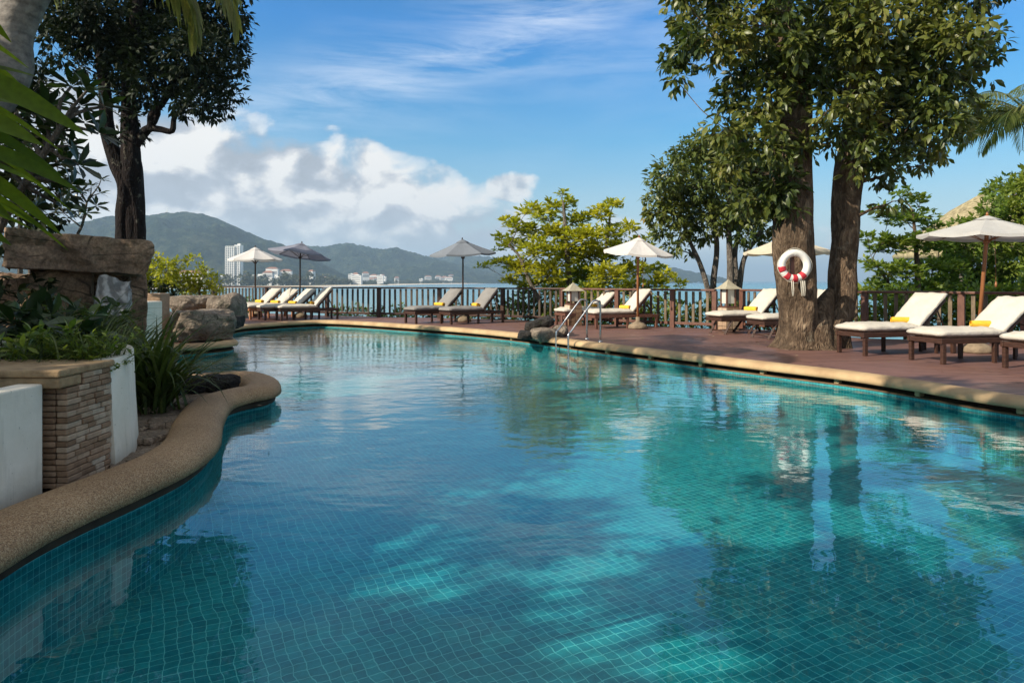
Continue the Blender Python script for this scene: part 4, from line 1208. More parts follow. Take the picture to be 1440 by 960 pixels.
# ---------------------------------------------------------------- planter, walls and left bed
pl = thing('stone_planter', 'raised planter with sandstone block corner and curved white wall beside the pool', 'planter', (-3.2, 4.9, 0))
cap_z = 0.80; bx, by = -2.87*1.13*0 + G(95,679).x, G(95,679).y
ex, ey = G(154,651).x, G(154,651).y
bx, by = -2.87, 4.39; ex, ey = -2.87, 4.88
# right face bricks run along y at x = bx; front face runs along -x at y = by
m = MB(); br = random.Random(3)
rows = 19; rh = 0.728/rows
for r_ in range(rows):
    z = -0.04 + rh*(r_+.5) + .0
    y = by if z < .60 else by + .165
    while y < ey - .01:
        L_ = min(br.uniform(.08, .17), ey - y); 
        if ey - (y+L_) < .05: L_ = ey - y
        m.cur = br.random(); m.bbox((bx-.03+br.uniform(-.004,.008), y+L_/2, z), (.07, L_-.004, rh-.004), .006); y += L_
    x = bx - .065
    while x > bx - 0.9 and z < .60:
        L_ = br.uniform(.12, .24); m.cur = br.random()*.55; m.bbox((x-L_/2, by+.03+br.uniform(-.008,.008), z), (L_-.004, .07, rh-.004), .010); x -= L_
m.cur = .1; m.box(((bx-.35-1.2), (by+.06+ey)/2+.05, .28), (2.38, ey-by, .70)); 
m.build('sandstone_wall', M['sandstone_brick'], pl, world=True)
m = MB()
for x0, w, zz, th in ((bx+.007, .42, .650, .070), (bx-.42, .55, .650, .070), (bx-.98, .6, .650, .070)):
    m.bbox((x0-w/2, by+.05, zz), (w-.006, .22, th), .014)
for x0, w in ((bx+.015, .85), (bx-.84, .7)):
    m.bbox((x0-w/2, (by+ey)/2-.02, .712), (w-.006, ey-by+.12, .048), .012)
m.build('stone_cap', M['stone_cap'], pl, world=True)
# curved white wall
cw = catmull([Vector(q) for q in ((-2.875, 4.885, 0), (-2.92, 5.15, 0), (-3.09, 5.55, 0), (-3.33, 5.98, 0), (-3.70, 6.28, 0), (-4.2, 6.42, 0), (-4.9, 6.46, 0))], seg=6)
m = MB(); vs = []; th = .13
for i, p in enumerate(cw):
    tdir = (cw[min(i+1,len(cw)-1)]-cw[max(i-1,0)]).normalized(); nn = Vector((tdir.y, -tdir.x, 0))
    wv = 1
    for (o_, z) in ((.04, -.08), (.015, .35), (.0, .722), (-.012, .738), (-th+.012, .738), (-th, .722), (-th, -.05)):
        q = p + nn*o_; vs.append((q.x, q.y, z))
k = 7
m._add(vs, [(i*k+j, (i+1)*k+j, (i+1)*k+j+1, i*k+j+1) for i in range(len(cw)-1) for j in range(k-1)] + [tuple(range(k)), tuple(reversed(range((len(cw)-1)*k, len(cw)*k)))], True)
o = m.build('curved_wall', M['white_plaster'], pl, world=True)
md = o.modifiers.new('e', 'EDGE_SPLIT'); md.split_angle = R(40)
# low white wall coming towards the camera
m = MB(); m.bbox((-2.97-.08, 2.80, .29), (.16, 3.05, .72), .012); o = m.build('white_wall', M['white_plaster']); tag(o, 'low white rendered wall at the left edge in front of the sandstone corner', 'wall')
# soil inside the planter
sheet('planter_soil', [Vector(q) for q in ((-3.0,4.85,0),(-3.2,5.55,0),(-3.46,5.95,0),(-4.2,6.36,0),(-4.9,6.4,0),(-4.9,7.8,0),(-9,7.9,0),(-9,4.45,0),(-3.0,4.5,0))], .60, M['soil'])
sheet('garden_soil', [Vector(q) for q in ((-3.1,4.42,0),(-9,4.42,0),(-9,1.0,0),(-3.1,1.0,0))], .50, M['soil'])
# bed between curved wall and coping: slabs of rubble
sheet('rubble_bed', [G(0,735), G(62,706), G(150,672), G(226,634), G(252,606), G(262,582), G(285,560), G(325,549), G(335,540), G(225,536), Vector((-5.2,7.6,0)), Vector((-3.3,5.8,0)), Vector((-2.92,5.0,0)), Vector((-2.9,4.4,0)), Vector((-3.0,3.0,0))], -.045, M['rock_rubble'])
for k, (px, py, s, asp) in enumerate([(212,572,.34,.30),(236,590,.40,.22),(205,612,.36,.2),(184,640,.30,.18),(250,566,.26,.3),(222,632,.26,.2),(196,596,.22,.3),(240,618,.18,.25),(168,652,.16,.3)]):
    p = G(px, py); rock('bed_slab', ['flat brown slab at the foot of the grass clump','broad flat slab in the bed beside the coping bend','flat slab beside the curved white wall','slab wedged at the foot of the curved white wall','dark slab below the black rocks','slab against the inside of the coping','small slab under the drooping grass blades','small loose stone in the middle of the bed','chip of stone at the sandstone corner'][k], (p.x, p.y, -.03), (s, s*.8, s*asp), k+20, M['rock_rubble'], boxy=.75, rz=k*.7, sub=3, amp=.3)
for k, (px, py, s) in enumerate([(229,548,.36),(252,549,.30),(274,546,.34),(296,544,.36),(316,543,.30)]):
    p = G(px, py); rock('black_rock', ['black rock at the root of the grass clump','second black rock along the bed edge','rounded black rock in the middle of the bed edge row','big black rock near the coping tip','black rock touching the orange coping tip'][k], (p.x, p.y, .05), (s, s*.8, s*.55), k+40, M['rock_black'], boxy=.45, rz=k, sub=3, amp=.35)
# waterfall rocks
def rk(name, label, px0, py0, px1, py1, d, depth, seed, mat, **kw):
    a = W(px0, py0, d); b = W(px1, py1, d)
    w = abs(b.x-a.x); h = abs(a.z-b.z)
    return rock(name, label, ((a.x+b.x)/2, d+depth/2, (a.z+b.z)/2), (w*.9, depth, h*.88), seed, mat, **kw)
rock('rock_slab', 'huge brown rock slab lying across the top of the rock pile', (-5.86, 9.22, 1.64), (1.50, 1.9, .46), 2, M['rock_brown'], boxy=.97, amp=.12, sub=8, rough=.07, rz=.60, tilt=(0, R(5)))
rock('rock_block', 'squared brown rock block under the big slab', (-5.98, 9.10, .88), (.66, 1.0, 1.12), 9, M['rock_brown'], boxy=.95, amp=.12, sub=6, rough=.07, rz=.55)
rock('rock_block', 'dark rock block behind the striped stone under the slab end', (-5.62, 9.75, .84), (.62, .9, 1.15), 14, M['rock_brown'], boxy=.9, amp=.16, sub=5, rz=.6)
rock('rock_block', 'brown boulder under the left end of the slab', (-7.05, 9.5, .80), (1.3, 1.3, 1.2), 17, M['rock_brown'], boxy=.85, amp=.18, sub=5, rz=.4)
rk('striped_rock', 'white and grey striped waterfall stone below the slab end', 122, 387, 170, 462, 8.5, .35, 5, M['rock_striped'], boxy=.86, amp=.30, sub=6, rough=.08, rz=.45, tilt=(R(-12), R(9)))
rk('striped_rock', 'grey upright stone right of the striped waterfall stone', 160, 386, 182, 418, 9.4, .3, 6, M['rock_grey'], boxy=.8, amp=.18, sub=4)
# low white block and stone post behind
m = MB(); p = W(181, 430, 13.0); m.bbox((p.x, 13.3, .42), (.62, .7, .96), .02); tag(m.build('white_block_wall', M['white_plaster']), 'small square white wall block behind the grass clump', 'wall')
m = MB(); p = W(212, 420, 14.2); m.bbox((p.x, 14.4, .50), (.40, .40, 1.08), .015); tag(m.build('stone_post', M['sandstone_brick']), 'pale square stone post at the garden edge right of the white block', 'post')
# boulders near the peninsula
rk('boulder', 'large grey-brown boulder on the little peninsula behind the grass', 228, 434, 312, 486, 14.3, 1.1, 31, M['rock_grey'], boxy=.55, rz=.5, amp=.28, sub=6)
rk('boulder', 'dark rounded boulder beside the far-left lounger', 284, 412, 326, 456, 17.0, 1.3, 33, M['rock_grey'], boxy=.4, amp=.25, sub=5)
rk('boulder', 'low dark boulder below the rounded one at the water edge', 290, 444, 326, 466, 16.0, 1.0, 34, M['rock_black'], boxy=.45, amp=.3, sub=4)
rk('boulder', 'mossy boulder between the stone post and the dark boulder', 226, 415, 292, 442, 17.2, 1.2, 36, M['rock_grey'], boxy=.5, amp=.3, sub=5)
# rocks at the ladder
rk('edge_rock', 'tan rock on the coping left of the pool ladder', 747, 462, 786, 482, 15.3, .7, 51, M['rock_grey'], boxy=.5, amp=.3, sub=4)
rk('edge_rock', 'long dark rock behind the tan one at the ladder', 738, 448, 782, 466, 16.2, .8, 52, M['rock_black'], boxy=.5, amp=.3, sub=4, tilt=(0, R(-18)))
rk('edge_rock', 'small dark rock at the waterline left of the ladder', 728, 466, 752, 479, 15.4, .6, 53, M['rock_black'], boxy=.5, amp=.3, sub=4)
rk('edge_rock', 'dark rock tucked behind the ladder rails', 778, 458, 800, 474, 15.9, .6, 54, M['rock_grey'], boxy=.5, amp=.3, sub=4)

# thatched hut at the right
p = W(1385, 400, 34)
t = thing('thatched_hut', 'thatched hut roof rising among the trees behind the right umbrella', 'hut', (p.x, 34, -1.5))
m = MB(); rim = []; 
m.lathe([(4.0, 3.9), (4.05, 4.1), (2.9, 5.2), (1.5, 6.35), (.25, 7.1), (.02, 7.25)], 28); m.build('thatched_roof', M['thatch'], t)
for a in range(6):
    m = MB(); m.tube([(3.2*math.cos(a*PI/3), 3.2*math.sin(a*PI/3), -1.5), (3.2*math.cos(a*PI/3), 3.2*math.sin(a*PI/3), 4.1)], .1, n=8); m.build('post', M['rail_wood'], t)
# ---------------------------------------------------------------- big double-trunk tree
d2 = 13.25
def WT(px, py, d): return tuple(W(px, py, d))
b2 = G(1145, 488); base = (b2.x, d2, 0)
trA = ([WT(1122, 494, d2), WT(1124, 470, d2), WT(1122, 430, d2), WT(1118, 370, d2), WT(1116, 300, d2), WT(1115, 230, d2+.1), WT(1117, 150, d2+.1), WT(1110, 70, d2+.2), WT(1092, -10, d2+.3), WT(1080, -110, d2+.4)],
       [.42, .385, .36, .35, .335, .34, .30, .26, .22, .14])
trB = ([WT(1164, 494, d2+.15), WT(1170, 465, d2+.2), WT(1183, 430, d2+.3), WT(1186, 370, d2+.4), WT(1190, 300, d2+.4), WT(1197, 230, d2+.4), WT(1207, 150, d2+.4), WT(1215, 70, d2+.5), WT(1222, -10, d2+.5), WT(1235, -110, d2+.6)],
       [.36, .33, .28, .26, .27, .29, .25, .21, .17, .1])
trC = ([WT(1150, 494, d2-.05), WT(1152, 465, d2-.0), WT(1157, 436, d2+.15), WT(1170, 405, d2+.35)], [.38, .32, .24, .06])
cl2 = [(966,28,30),(958,80,28),(975,52,26),(1008,20,38),(1015,62,36),(950,112,14),(1045,40,40),(1050,95,38),(1030,135,34),(1015,178,28),(1042,200,34),(1022,232,26),(1060,245,36),(1050,280,28),(1078,285,24),(1080,205,34),(1075,150,40),
       (1088,60,42),(1100,110,36,-.6),(1085,262,30,-.6),(1130,60,46),(1140,110,34,-.5),(1165,30,50),(1180,85,42),(1172,125,30),(1215,40,52),(1225,95,44,-.7),(1262,55,50),(1260,120,44),(1300,30,52),(1305,90,48),(1342,52,46),(1352,105,40),(1378,72,28),(1395,50,16),
       (1300,145,42),(1262,170,38),(1228,160,36,-.6),(1325,165,32),(1352,150,26),(1298,200,30),(1255,210,28,-.4),(1318,205,16),(1352,185,14),(1228,225,26,-.5),(1246,246,18),(1170,200,16),(1132,205,24,-.6),(1110,290,18,-.6),(1105,262,24,-.6),(1160,160,22),(1302,228,10),(1246,288,9,-.4),(1262,282,8,-.4),(1122,60,28,-1.2),(1098,185,18,-1.1),(1098,15,30,-1.2),(1205,60,30,-1.0),(1200,130,26,-1.0),(1216,195,22,-.9),(1190,15,30,-1.1),(1182,175,18,-.8),(1205,235,14,-.7),
       (1010,-30,50),(960,-20,34),(1080,-45,60),(1160,-50,60),(1240,-45,60),(1320,-40,56),(1380,-10,40),(1120,-120,80),(1240,-130,80),(1330,-110,60),(1030,-100,60)]
tree('broadleaf_tree', 'big twin-trunk tree with rough bark growing through the deck, life ring on it', 'tree', base, [trA, trB, trC], cl2, M['bark_brown'], M['leaf_tall'], ln=0.175, dens=3.1, limb_r=.06, d=d2+.3, depth=1.3,
     leafkw=dict(wr=.44, sprig=7, droop=.35, up=.0, down=.35, outw=.6, hi=True, sprig_r=.8, shell=.6))
# foliage creeping up the joint between the trunks
# ---------------------------------------------------------------- slim multi-stem tree left of it
d3 = 20.6
def stem(pxys, r0, r1, dd): return ([WT(x, y, dd) for x, y in pxys], [r0, (r0+r1)/2, r1])
st3 = [stem([(1001,452),(996,410),(984,370),(968,335),(955,300)], .10, .04, d3), stem([(1004,452),(1003,400),(1008,350),(1004,300),(1000,240)], .11, .05, d3+.2), stem([(1022,452),(1027,400),(1026,350),(1024,300),(1028,260)], .13, .05, d3-.3),
       stem([(1032,452),(1040,400),(1046,365),(1060,340),(1072,318)], .11, .04, d3-.1), stem([(1034,452),(1036,400),(1033,360),(1040,320),(1046,290)], .12, .04, d3+.3)]
cl3 = [(1052,215,24),(1062,240,26),(1074,268,24),(1025,205,24),(1075,295,22),(962,222,26),(940,245,26),(985,205,24),(1002,218,28),(930,275,22),(960,265,30),(990,255,32),(1020,250,28),(1045,265,26),(920,300,16),(945,300,24),(975,300,28),(1005,295,28),(1035,300,26),(1060,300,22),(958,330,16),(930,325,12),(990,328,14),(1070,330,16),(1048,335,14),(945,350,10),(968,352,7),(1085,320,12)]
tree('broadleaf_tree', 'slim pale-stemmed tree with a rounded dark crown, left of the big tree', 'tree', (st3[2][0][0][0], d3, 0), st3, cl3, M['bark_grey'], M['leaf_mid'], ln=.175, dens=4.0, d=d3, depth=1.0, limb_r=.035, leafkw=dict(wr=.45, droop=.35, up=0, down=.3, outw=.6, sprig_r=.7))
# ---------------------------------------------------------------- layered lime tree in the middle
d4 = 23.6
st4 = [stem([(800,495),(802,420),(798,370),(795,320),(792,285)], .14, .04, d4), stem([(830,495),(838,420),(848,370),(855,330),(858,300)], .11, .03, d4+.5), stem([(770,495),(760,430),(742,390),(730,360),(715,345)], .10, .03, d4-.3), stem([(880,470),(885,430),(895,400),(902,380),(908,365)], .09, .03, d4)]
cl4 = [(790,272,8),(782,292,16),(798,285,12),(748,294,12),(735,300,9),(765,305,18),(812,310,20),(845,300,18),(862,289,12),(874,284,6),(712,311,9),(726,318,12),(742,325,20),(780,330,26),(820,335,28),(860,328,22),(886,320,12),(706,336,10),(722,345,18),(755,352,26),(795,358,30),(835,360,30),(872,352,24),(900,342,16),(918,332,8),
       (700,368,8),(684,375,6),(674,377,5),(716,372,14),(735,380,24),(775,385,28),(815,388,30),(855,386,28),(890,380,22),(918,378,14),(935,388,12),(948,393,8),(715,398,10),(745,402,18),(790,408,24),(840,410,26),(885,405,24),(920,402,18),(955,402,8),(700,350,6)]
tree('almond_tree', 'layered yellow-green tree behind the railing in the middle of the view', 'tree', (st4[0][0][0][0], d4, -1.4), st4, cl4, M['bark_grey'], M['leaf_lime'], ln=.19, dens=4.2, d=d4, depth=1.2, limb_r=.035, leafkw=dict(wr=.5, flat=.55, droop=.15, up=.35, outw=.6, planar=True, nup=1.4, sprig_r=.5))
# ---------------------------------------------------------------- right side trees
d5 = 21.0
st5 = [stem([(1290,470),(1291,420),(1289,370),(1287,330),(1283,296)], .11, .03, d5), stem([(1270,470),(1262,430),(1250,400),(1238,380),(1228,366)], .08, .02, d5)]
cl5 = [(1222,412,16),(1250,420,18),(1310,410,20),(1275,425,20),(1340,380,18),(1232,352,12),(1300,335,16),(1322,345,14),(1262,272,9),(1278,268,8),(1288,285,14),(1232,296,10),(1250,304,16),(1270,308,18),(1295,305,16),(1222,336,10),(1240,342,16),(1262,345,20),(1290,342,22),(1214,366,8),(1232,376,14),(1252,384,20),(1280,382,24),(1310,378,22),(1240,405,16),(1268,408,20),(1298,408,22),(1318,350,16),(1310,320,12),(1330,400,20),(1226,400,9)]
tree('almond_tree', 'layered light-green tree behind the lounger right of the big trunk', 'tree', (st5[0][0][0][0], d5, -1.0), st5, cl5, M['bark_brown'], M['leaf_fresh'], ln=.19, dens=4.2, d=d5, depth=1.0, limb_r=.03, leafkw=dict(wr=.5, flat=.55, droop=.15, up=.3, outw=.6, planar=True, nup=1.3))
d6 = 23.5
st6 = [stem([(1400,470),(1402,420),(1405,370),(1410,320),(1415,280)], .14, .04, d6), stem([(1350,470),(1348,430),(1352,390),(1356,360),(1360,335)], .1, .03, d6), stem([(1450,470),(1452,420),(1455,370),(1460,320),(1462,270)], .14, .04, d6)]
cl6 = [(1330,420,22),(1370,398,24),(1320,400,18),(1345,350,18),(1388,330,20),(1415,262,16),(1400,272,14),(1432,258,18),(1395,292,16),(1425,285,26),(1455,262,30),(1440,300,30),(1400,312,22),(1375,318,18),(1350,325,16),(1335,340,16),(1365,345,24),(1400,345,28),(1435,340,30),(1345,368,22),(1380,378,28),(1420,380,30),(1452,380,30),(1350,400,24),(1385,410,26),(1425,412,28),(1460,415,30),(1470,320,36),(1490,370,40),(1330,372,12)]
tree('leafy_tree', 'dense green tree filling the right edge behind the leaning-pole umbrella', 'tree', (st6[0][0][0][0], d6, -1.0), st6, cl6, M['bark_grey'], M['leaf_fresh'], ln=.19, dens=3.8, d=d6, depth=1.3, limb_r=.035, leafkw=dict(wr=.5, flat=.8, up=.2, sprig_r=.6))

# ---------------------------------------------------------------- palms
def frond(m, base, az, el, L, n=34, lw=.05, ll=.62, sagk=.9, batches=None, tint=.5, twist=0.0):
    """rachis tube into m, leaflets into batches"""
    dirh = Vector((math.cos(az), math.sin(az), 0)); pts = []
    p = Vector(base); e = el; st = L/12
    for i in range(13):
        pts.append(p.copy()); p = p + (dirh*math.cos(e) + Vector((0,0,math.sin(e))))*st; e -= sagk*(0.045 + .010*i)*1.6
    m.tube(pts, [.035*(1-i/13)+.006 for i in range(13)], n=5)
    cen=[]; dr=[]; nr=[]; ln=[]; side0 = Vector((0,0,1)).cross(dirh).normalized()
    for i in range(n):
        t_ = .12 + .86*i/(n-1); f = t_*12; k = min(int(f), 11); q = pts[k].lerp(pts[k+1], f-k); tg = (pts[k+1]-pts[k]).normalized()
        for s in (-1, 1):
            dv = (tg*(.55+.5*t_) + side0*s*1.0*math.cos(twist) + Vector((0,0,-.35 + s*math.sin(twist))) + Vector((random.uniform(-.1,.1),)*3)).normalized()
            cen.append(q); dr.append(dv); nr.append(Vector((0,0,1)) + side0*s*.3); ln.append(ll*math.sin(PI*(.18+.78*t_))**.7*random.uniform(.85,1.1))
    cen=np.array(cen); dr=np.array(dr); nr=np.array(nr); ln=np.array(ln)
    batches.append(make_leaves(cen, dr, nr, ln, np.full(len(ln), lw), fold=.3, droop=.38, hi=True, tint=np.clip(tint+rng.uniform(-.2,.2,len(ln)),0,1)))
def palm(label, base, top, r0, r1, nf, L, seed, ll=.62, skip=None, lw=.05, angs=None):
    rs = random.Random(seed); t = thing('palm_tree', label, 'palm', base)
    m = MB(); b = Vector(base); tp = Vector(top); mid = b.lerp(tp, .5) + Vector((.2*(tp.x-b.x)*-1, 0, .3))
    pts = catmull([b, mid, tp], seg=14)
    m.tube(pts, [r0+(r1-r0)*i/(len(pts)-1) for i in range(len(pts))], n=16, rfun=lambda an, t_, p: 1+.05*math.sin(p.z*38)+.03*noise.noise(Vector((an, p.z*3, 0))))
    m.build('trunk', M['palm_bark'], t, world=True)
    for k in range(nf):
        az, el = (angs[k] if angs else (2*PI*k/nf + rs.uniform(-.2,.2), rs.choice([1.1,.75,.4,.1])+rs.uniform(-.1,.1)))
        m = MB(); bt = []
        frond(m, tuple(tp - b), az, el, L*rs.uniform(.85,1.1), batches=bt, ll=ll, lw=lw, tint=rs.uniform(.3,.8))
        fr = m.build('frond', M['leaf_palm'], t)
        leaf_object('leaflets', bt, M['leaf_palm'], fr)
    return t
pr = WT(1450, 165, 23)
palm('coconut palm at the right edge with fronds reaching over the green trees', (pr[0]+.6, 23, -2), pr, .16, .12, 22, 2.9, 4, ll=.85, lw=.06)
# leaning palm at the upper left
ptop = W(112, -135, 8.6)
pb = Vector((-9.6, 7.0, -.05))
t = thing('palm_tree', 'leaning grey palm trunk in the upper left corner with fronds hanging over the view', 'palm', tuple(pb))
m = MB(); p0 = W(-14, 140, 8.2); p1 = W(22, 30, 8.4); 
pts = catmull([pb, (pb+p0)/2 + Vector((-.15,0,-.2)), p0, p1, ptop], seg=10)
m.tube(pts, [.30-.10*i/(len(pts)-1) for i in range(len(pts))], n=20, rfun=lambda an, t_, p: 1+.012*math.sin(p.z*34)+.06*noise.noise(Vector((an, p.z*3, 0))))
m.build('trunk', M['palm_bark'], t, world=True)
for k, (az, el, L, tw) in enumerate([(R(-8), .22, 3.0, 0), (R(16), -.05, 2.6, .3), (R(-40), -.1, 2.3, 0), (R(40), -.2, 2.2, 0), (R(-55), .55, 3.4, 0), (R(-95), .5, 3.4, .2), (R(-140), .5, 3.4, 0), (R(175), .5, 3.4, 0), (R(130), .5, 3.2, 0), (R(85), .7, 3.0, 0), (R(48), .35, 2.4, 0), (R(-30), .05, 2.8, .2), (R(0), 1.2, 3.0, 0), (R(120), 1.2, 3, 0)]):
    m = MB(); bt = []; frond(m, tuple(ptop-pb), az, el, L, batches=bt, ll=.75, lw=.05, tint=.8, twist=tw, n=40)
    fr = m.build('frond', M['leaf_palm'], t); leaf_object('leaflets', bt, M['leaf_palm'], fr)

# ---------------------------------------------------------------- dark tree at the left
d1 = 20.5
tA = ([WT(172, 452, d1), WT(173, 380, d1), WT(172, 310, d1), WT(176, 265, d1), WT(163, 228, d1), WT(152, 190, d1), WT(148, 130, d1), WT(140, 70, d1), WT(125, 0, d1), WT(110, -80, d1)], [.33, .24, .20, .22, .21, .20, .17, .13, .10, .06])
tB = ([WT(190, 452, d1+.1), WT(190, 380, d1+.1), WT(189, 310, d1+.1), WT(186, 250, d1+.1), WT(184, 215, d1), WT(182, 160, d1), WT(184, 100, d1), WT(190, 30, d1), WT(200, -60, d1), WT(205, -140, d1)], [.40, .28, .27, .30, .26, .22, .19, .15, .11, .06])
ex1 = [([WT(190,205,d1), WT(202,186,d1), WT(212,178,d1), WT(214,160,d1), WT(232,140,d1), WT(250,90,d1)], .15, .07), ([WT(212,180,d1), WT(226,182,d1), WT(242,184,d1), WT(246,164,d1), WT(262,150,d1), WT(290,110,d1)], .11, .05), ([WT(196,200,d1), WT(222,160,d1), WT(215,120,d1)], .10, .05)]
cl1 = [(66,18,22),(78,50,24),(62,42,14),(92,28,30),(105,62,26),(88,82,12),(120,10,36),(128,45,32),(140,80,28),(112,92,14),(155,20,40),(165,60,34),(170,100,26),(150,110,16),(190,25,42),(195,75,38),(205,110,28),(228,20,44),(232,65,40),(228,105,30),(262,25,44),(265,70,42),(262,110,32),(248,138,18),(296,28,38),(298,75,38),(300,112,30),(322,50,26),(326,90,24),(318,128,22),(296,146,20),(276,140,20),(335,68,12),(338,98,10),(312,150,12),(300,160,8),(262,150,16),(180,135,18),(205,140,16),(332,20,24),
       (100,-25,45),(180,-30,50),(260,-30,50),(320,-20,36),(60,-15,30),(185,165,12),(170,190,9),(200,190,9)]
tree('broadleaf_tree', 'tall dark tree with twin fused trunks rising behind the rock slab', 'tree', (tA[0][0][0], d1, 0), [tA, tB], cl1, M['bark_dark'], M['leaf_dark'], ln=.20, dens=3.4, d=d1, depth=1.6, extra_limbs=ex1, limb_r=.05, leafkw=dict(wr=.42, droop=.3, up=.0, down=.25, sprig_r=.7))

# ---------------------------------------------------------------- left shrubs and plumeria
def rosette(c, ax, n, ln, wr=.32):
    ax = Vector(ax).normalized(); u = ax.orthogonal().normalized(); v = ax.cross(u)
    cen=[]; dr=[]; nr=[]; L=[]
    for k in range(n):
        a = k*2.4; e = .15 + .9*(k/n); dv = (u*math.cos(a)+v*math.sin(a))*math.cos(e*.9) + ax*math.sin(e)
        cen.append(Vector(c)+dv*.02); dr.append(dv); nr.append(ax); L.append(ln*random.uniform(.8,1.1))
    L=np.array(L); return make_leaves(np.array(cen), np.array(dr), np.array(nr), L, L*wr, fold=.18, droop=.18, hi=True)
def rosette_tree(label, base, trunk, limbs, mat, bark, ln, nl=11, r=.07, cat='tree', name='plumeria_tree'):
    t = thing(name, label, cat, base); m = MB(); bt = []
    tp = catmull([Vector(q) for q in trunk], seg=5); m.tube(tp, [r*(1-.5*i/(len(tp)-1)) for i in range(len(tp))], n=8)
    for e in limbs:
        e = Vector(e); near_ = min(tp, key=lambda q: (q-e).length + .3*max(0, q.z-e.z+.3)); pp = bend(near_, e, 4, .12, .06)
        m.tube(pp, [r*.45*(1-.5*i/4) for i in range(5)], n=6)
        ax = (e - near_).normalized()*.7 + Vector((0,0,.6)); bt.append(rosette(e, ax, nl, ln*random.uniform(.85,1.1)))
    m.build('trunk', bark, t, world=True); leaf_object('crown', bt, mat, t, origin=base)
    return t
dp = 8.4
limbs = [WT(x, y, dp+dz) for x, y, dz in ((122,128,0),(146,150,.2),(112,150,.2),(138,188,0),(100,122,.4),(96,205,.2),(84,186,.1),(110,232,0),(70,150,.5),(60,190,.3),(45,160,.6),(82,228,.5),(100,260,.3),(58,235,.3),(30,200,.5),(20,150,.6),(70,265,.4),(36,250,.4),(118,172,.4),(10,230,.3),(5,180,.5),(86,290,.3),(50,290,.3),(20,285,.5))]
rosette_tree('plumeria with paddle leaves in rosettes in front of the dark tree at the left', tuple(W(-60, 470, 8.9)), [WT(-60,470,8.9), WT(-30,380,8.8), WT(10,300,8.7), WT(50,235,8.5), WT(88,175,8.4)], limbs, M['leaf_plumeria'], M['bark_grey'], .30)
ds = 12.6
limbs = [WT(x, y, ds+random.uniform(-.3,.3)) for x, y in ((142,253),(128,262),(135,290),(116,270),(105,285),(122,300),(100,262),(92,276),(112,305),(90,300),(140,272))]
rosette_tree('thin sparse shrub standing above the rock slab, left of the dark trunk', tuple(W(108, 400, ds)), [WT(108,400,ds), WT(107,340,ds), WT(116,315,ds), WT(122,285,ds)], limbs, M['leaf_plumeria'], M['bark_grey'], .20, nl=10, r=.035, cat='shrub', name='shrub')
def bush(label, px, d, zb, cl, mat, ln, dens=.8, name='shrub', bark='bark_grey', cat='shrub', depth=.4, group=None, **kw):
    b = W(px, 400, d); base = (b.x, d, zb); tr = [([ (b.x, d, zb), (b.x+.05, d, zb+(cl0:=max(.2, (zat(cl[0][1], d)-zb))) *.4), (b.x, d, zb+cl0*.8)], [.05, .04, .025])]
    return tree(name, label, cat, base, tr, cl, M[bark], M[mat], ln=ln, dens=dens*2.6, d=d, depth=depth, limb_r=.018, leafkw=dict(dict(sprig_r=.6, up=.3, nup=1.2), **kw), twig=True, group=group)
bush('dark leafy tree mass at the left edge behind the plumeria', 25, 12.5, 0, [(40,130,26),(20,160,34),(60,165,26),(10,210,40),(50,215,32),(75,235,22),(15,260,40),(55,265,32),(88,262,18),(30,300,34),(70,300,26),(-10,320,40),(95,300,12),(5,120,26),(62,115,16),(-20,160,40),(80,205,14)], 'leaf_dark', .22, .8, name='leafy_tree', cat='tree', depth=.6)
bush('feathery shrub top behind the palm trunk in the upper left', 40, 14.5, 0, [(35,108,18),(55,102,14),(62,95,8),(20,118,20),(45,120,16),(10,100,16)], 'leaf_dark', .14, .8, depth=.3)
bush('bright lime shrub behind the stone post, right of the dark trunk', 225, 19.5, 0, [(215,375,18),(200,368,10),(235,380,18),(250,372,12),(265,366,7),(278,362,4),(210,395,20),(235,398,20),(255,395,16),(205,358,8),(195,385,14),(222,360,7)], 'leaf_lime', .13, 1.0, flat=.7)
bush('lime shrub right of the first one, beside the rounded boulder', 280, 20.5, 0, [(285,392,16),(272,400,16),(298,398,14),(288,380,8),(300,410,14),(275,412,14),(262,408,14)], 'leaf_lime', .13, 1.0)
bush('low dark shrub at the foot of the lime shrub', 245, 18.2, 0, [(215,412,12),(235,414,14),(255,414,12),(200,405,12)], 'leaf_dark', .14, .9)
# hedge shrubs just beyond the railing
hx = [(330,30,-.6,14,430),(352,30,-.6,14,436),(480,27.5,-1.2,18,446),(505,27,-1.2,18,444),(535,26.5,-1.2,16,447),(566,26,-1.0,18,444),(604,25.5,-1.0,16,446),(640,25,-1.0,18,445),(676,24.6,-1.0,18,440),(708,24,-.8,20,436),(738,23.6,-.8,24,432),(768,23.2,-.8,26,430),(800,22.6,-.8,26,432),(832,22.2,-.8,26,432),(864,21.8,-.8,26,434),(896,21.4,-.8,24,436),(928,21,-.8,22,438),(958,20.6,-.8,20,438),(986,20.2,-.8,20,440),(1014,20,-.8,18,440),(1046,19.6,-.8,16,445),(1080,19.0,-.8,16,446),(1160,18,-.8,16,446),(1214,17.4,-.8,20,446),(1240,17.2,-.8,24,440),(1270,17.0,-.8,26,438),(1300,16.8,-.8,26,436),(1334,16.4,-.8,30,436),(1368,16.2,-.8,32,434),(1402,16,-.8,34,432),(1440,15.6,-.8,38,430),(1480,15.4,-.8,40,430)]
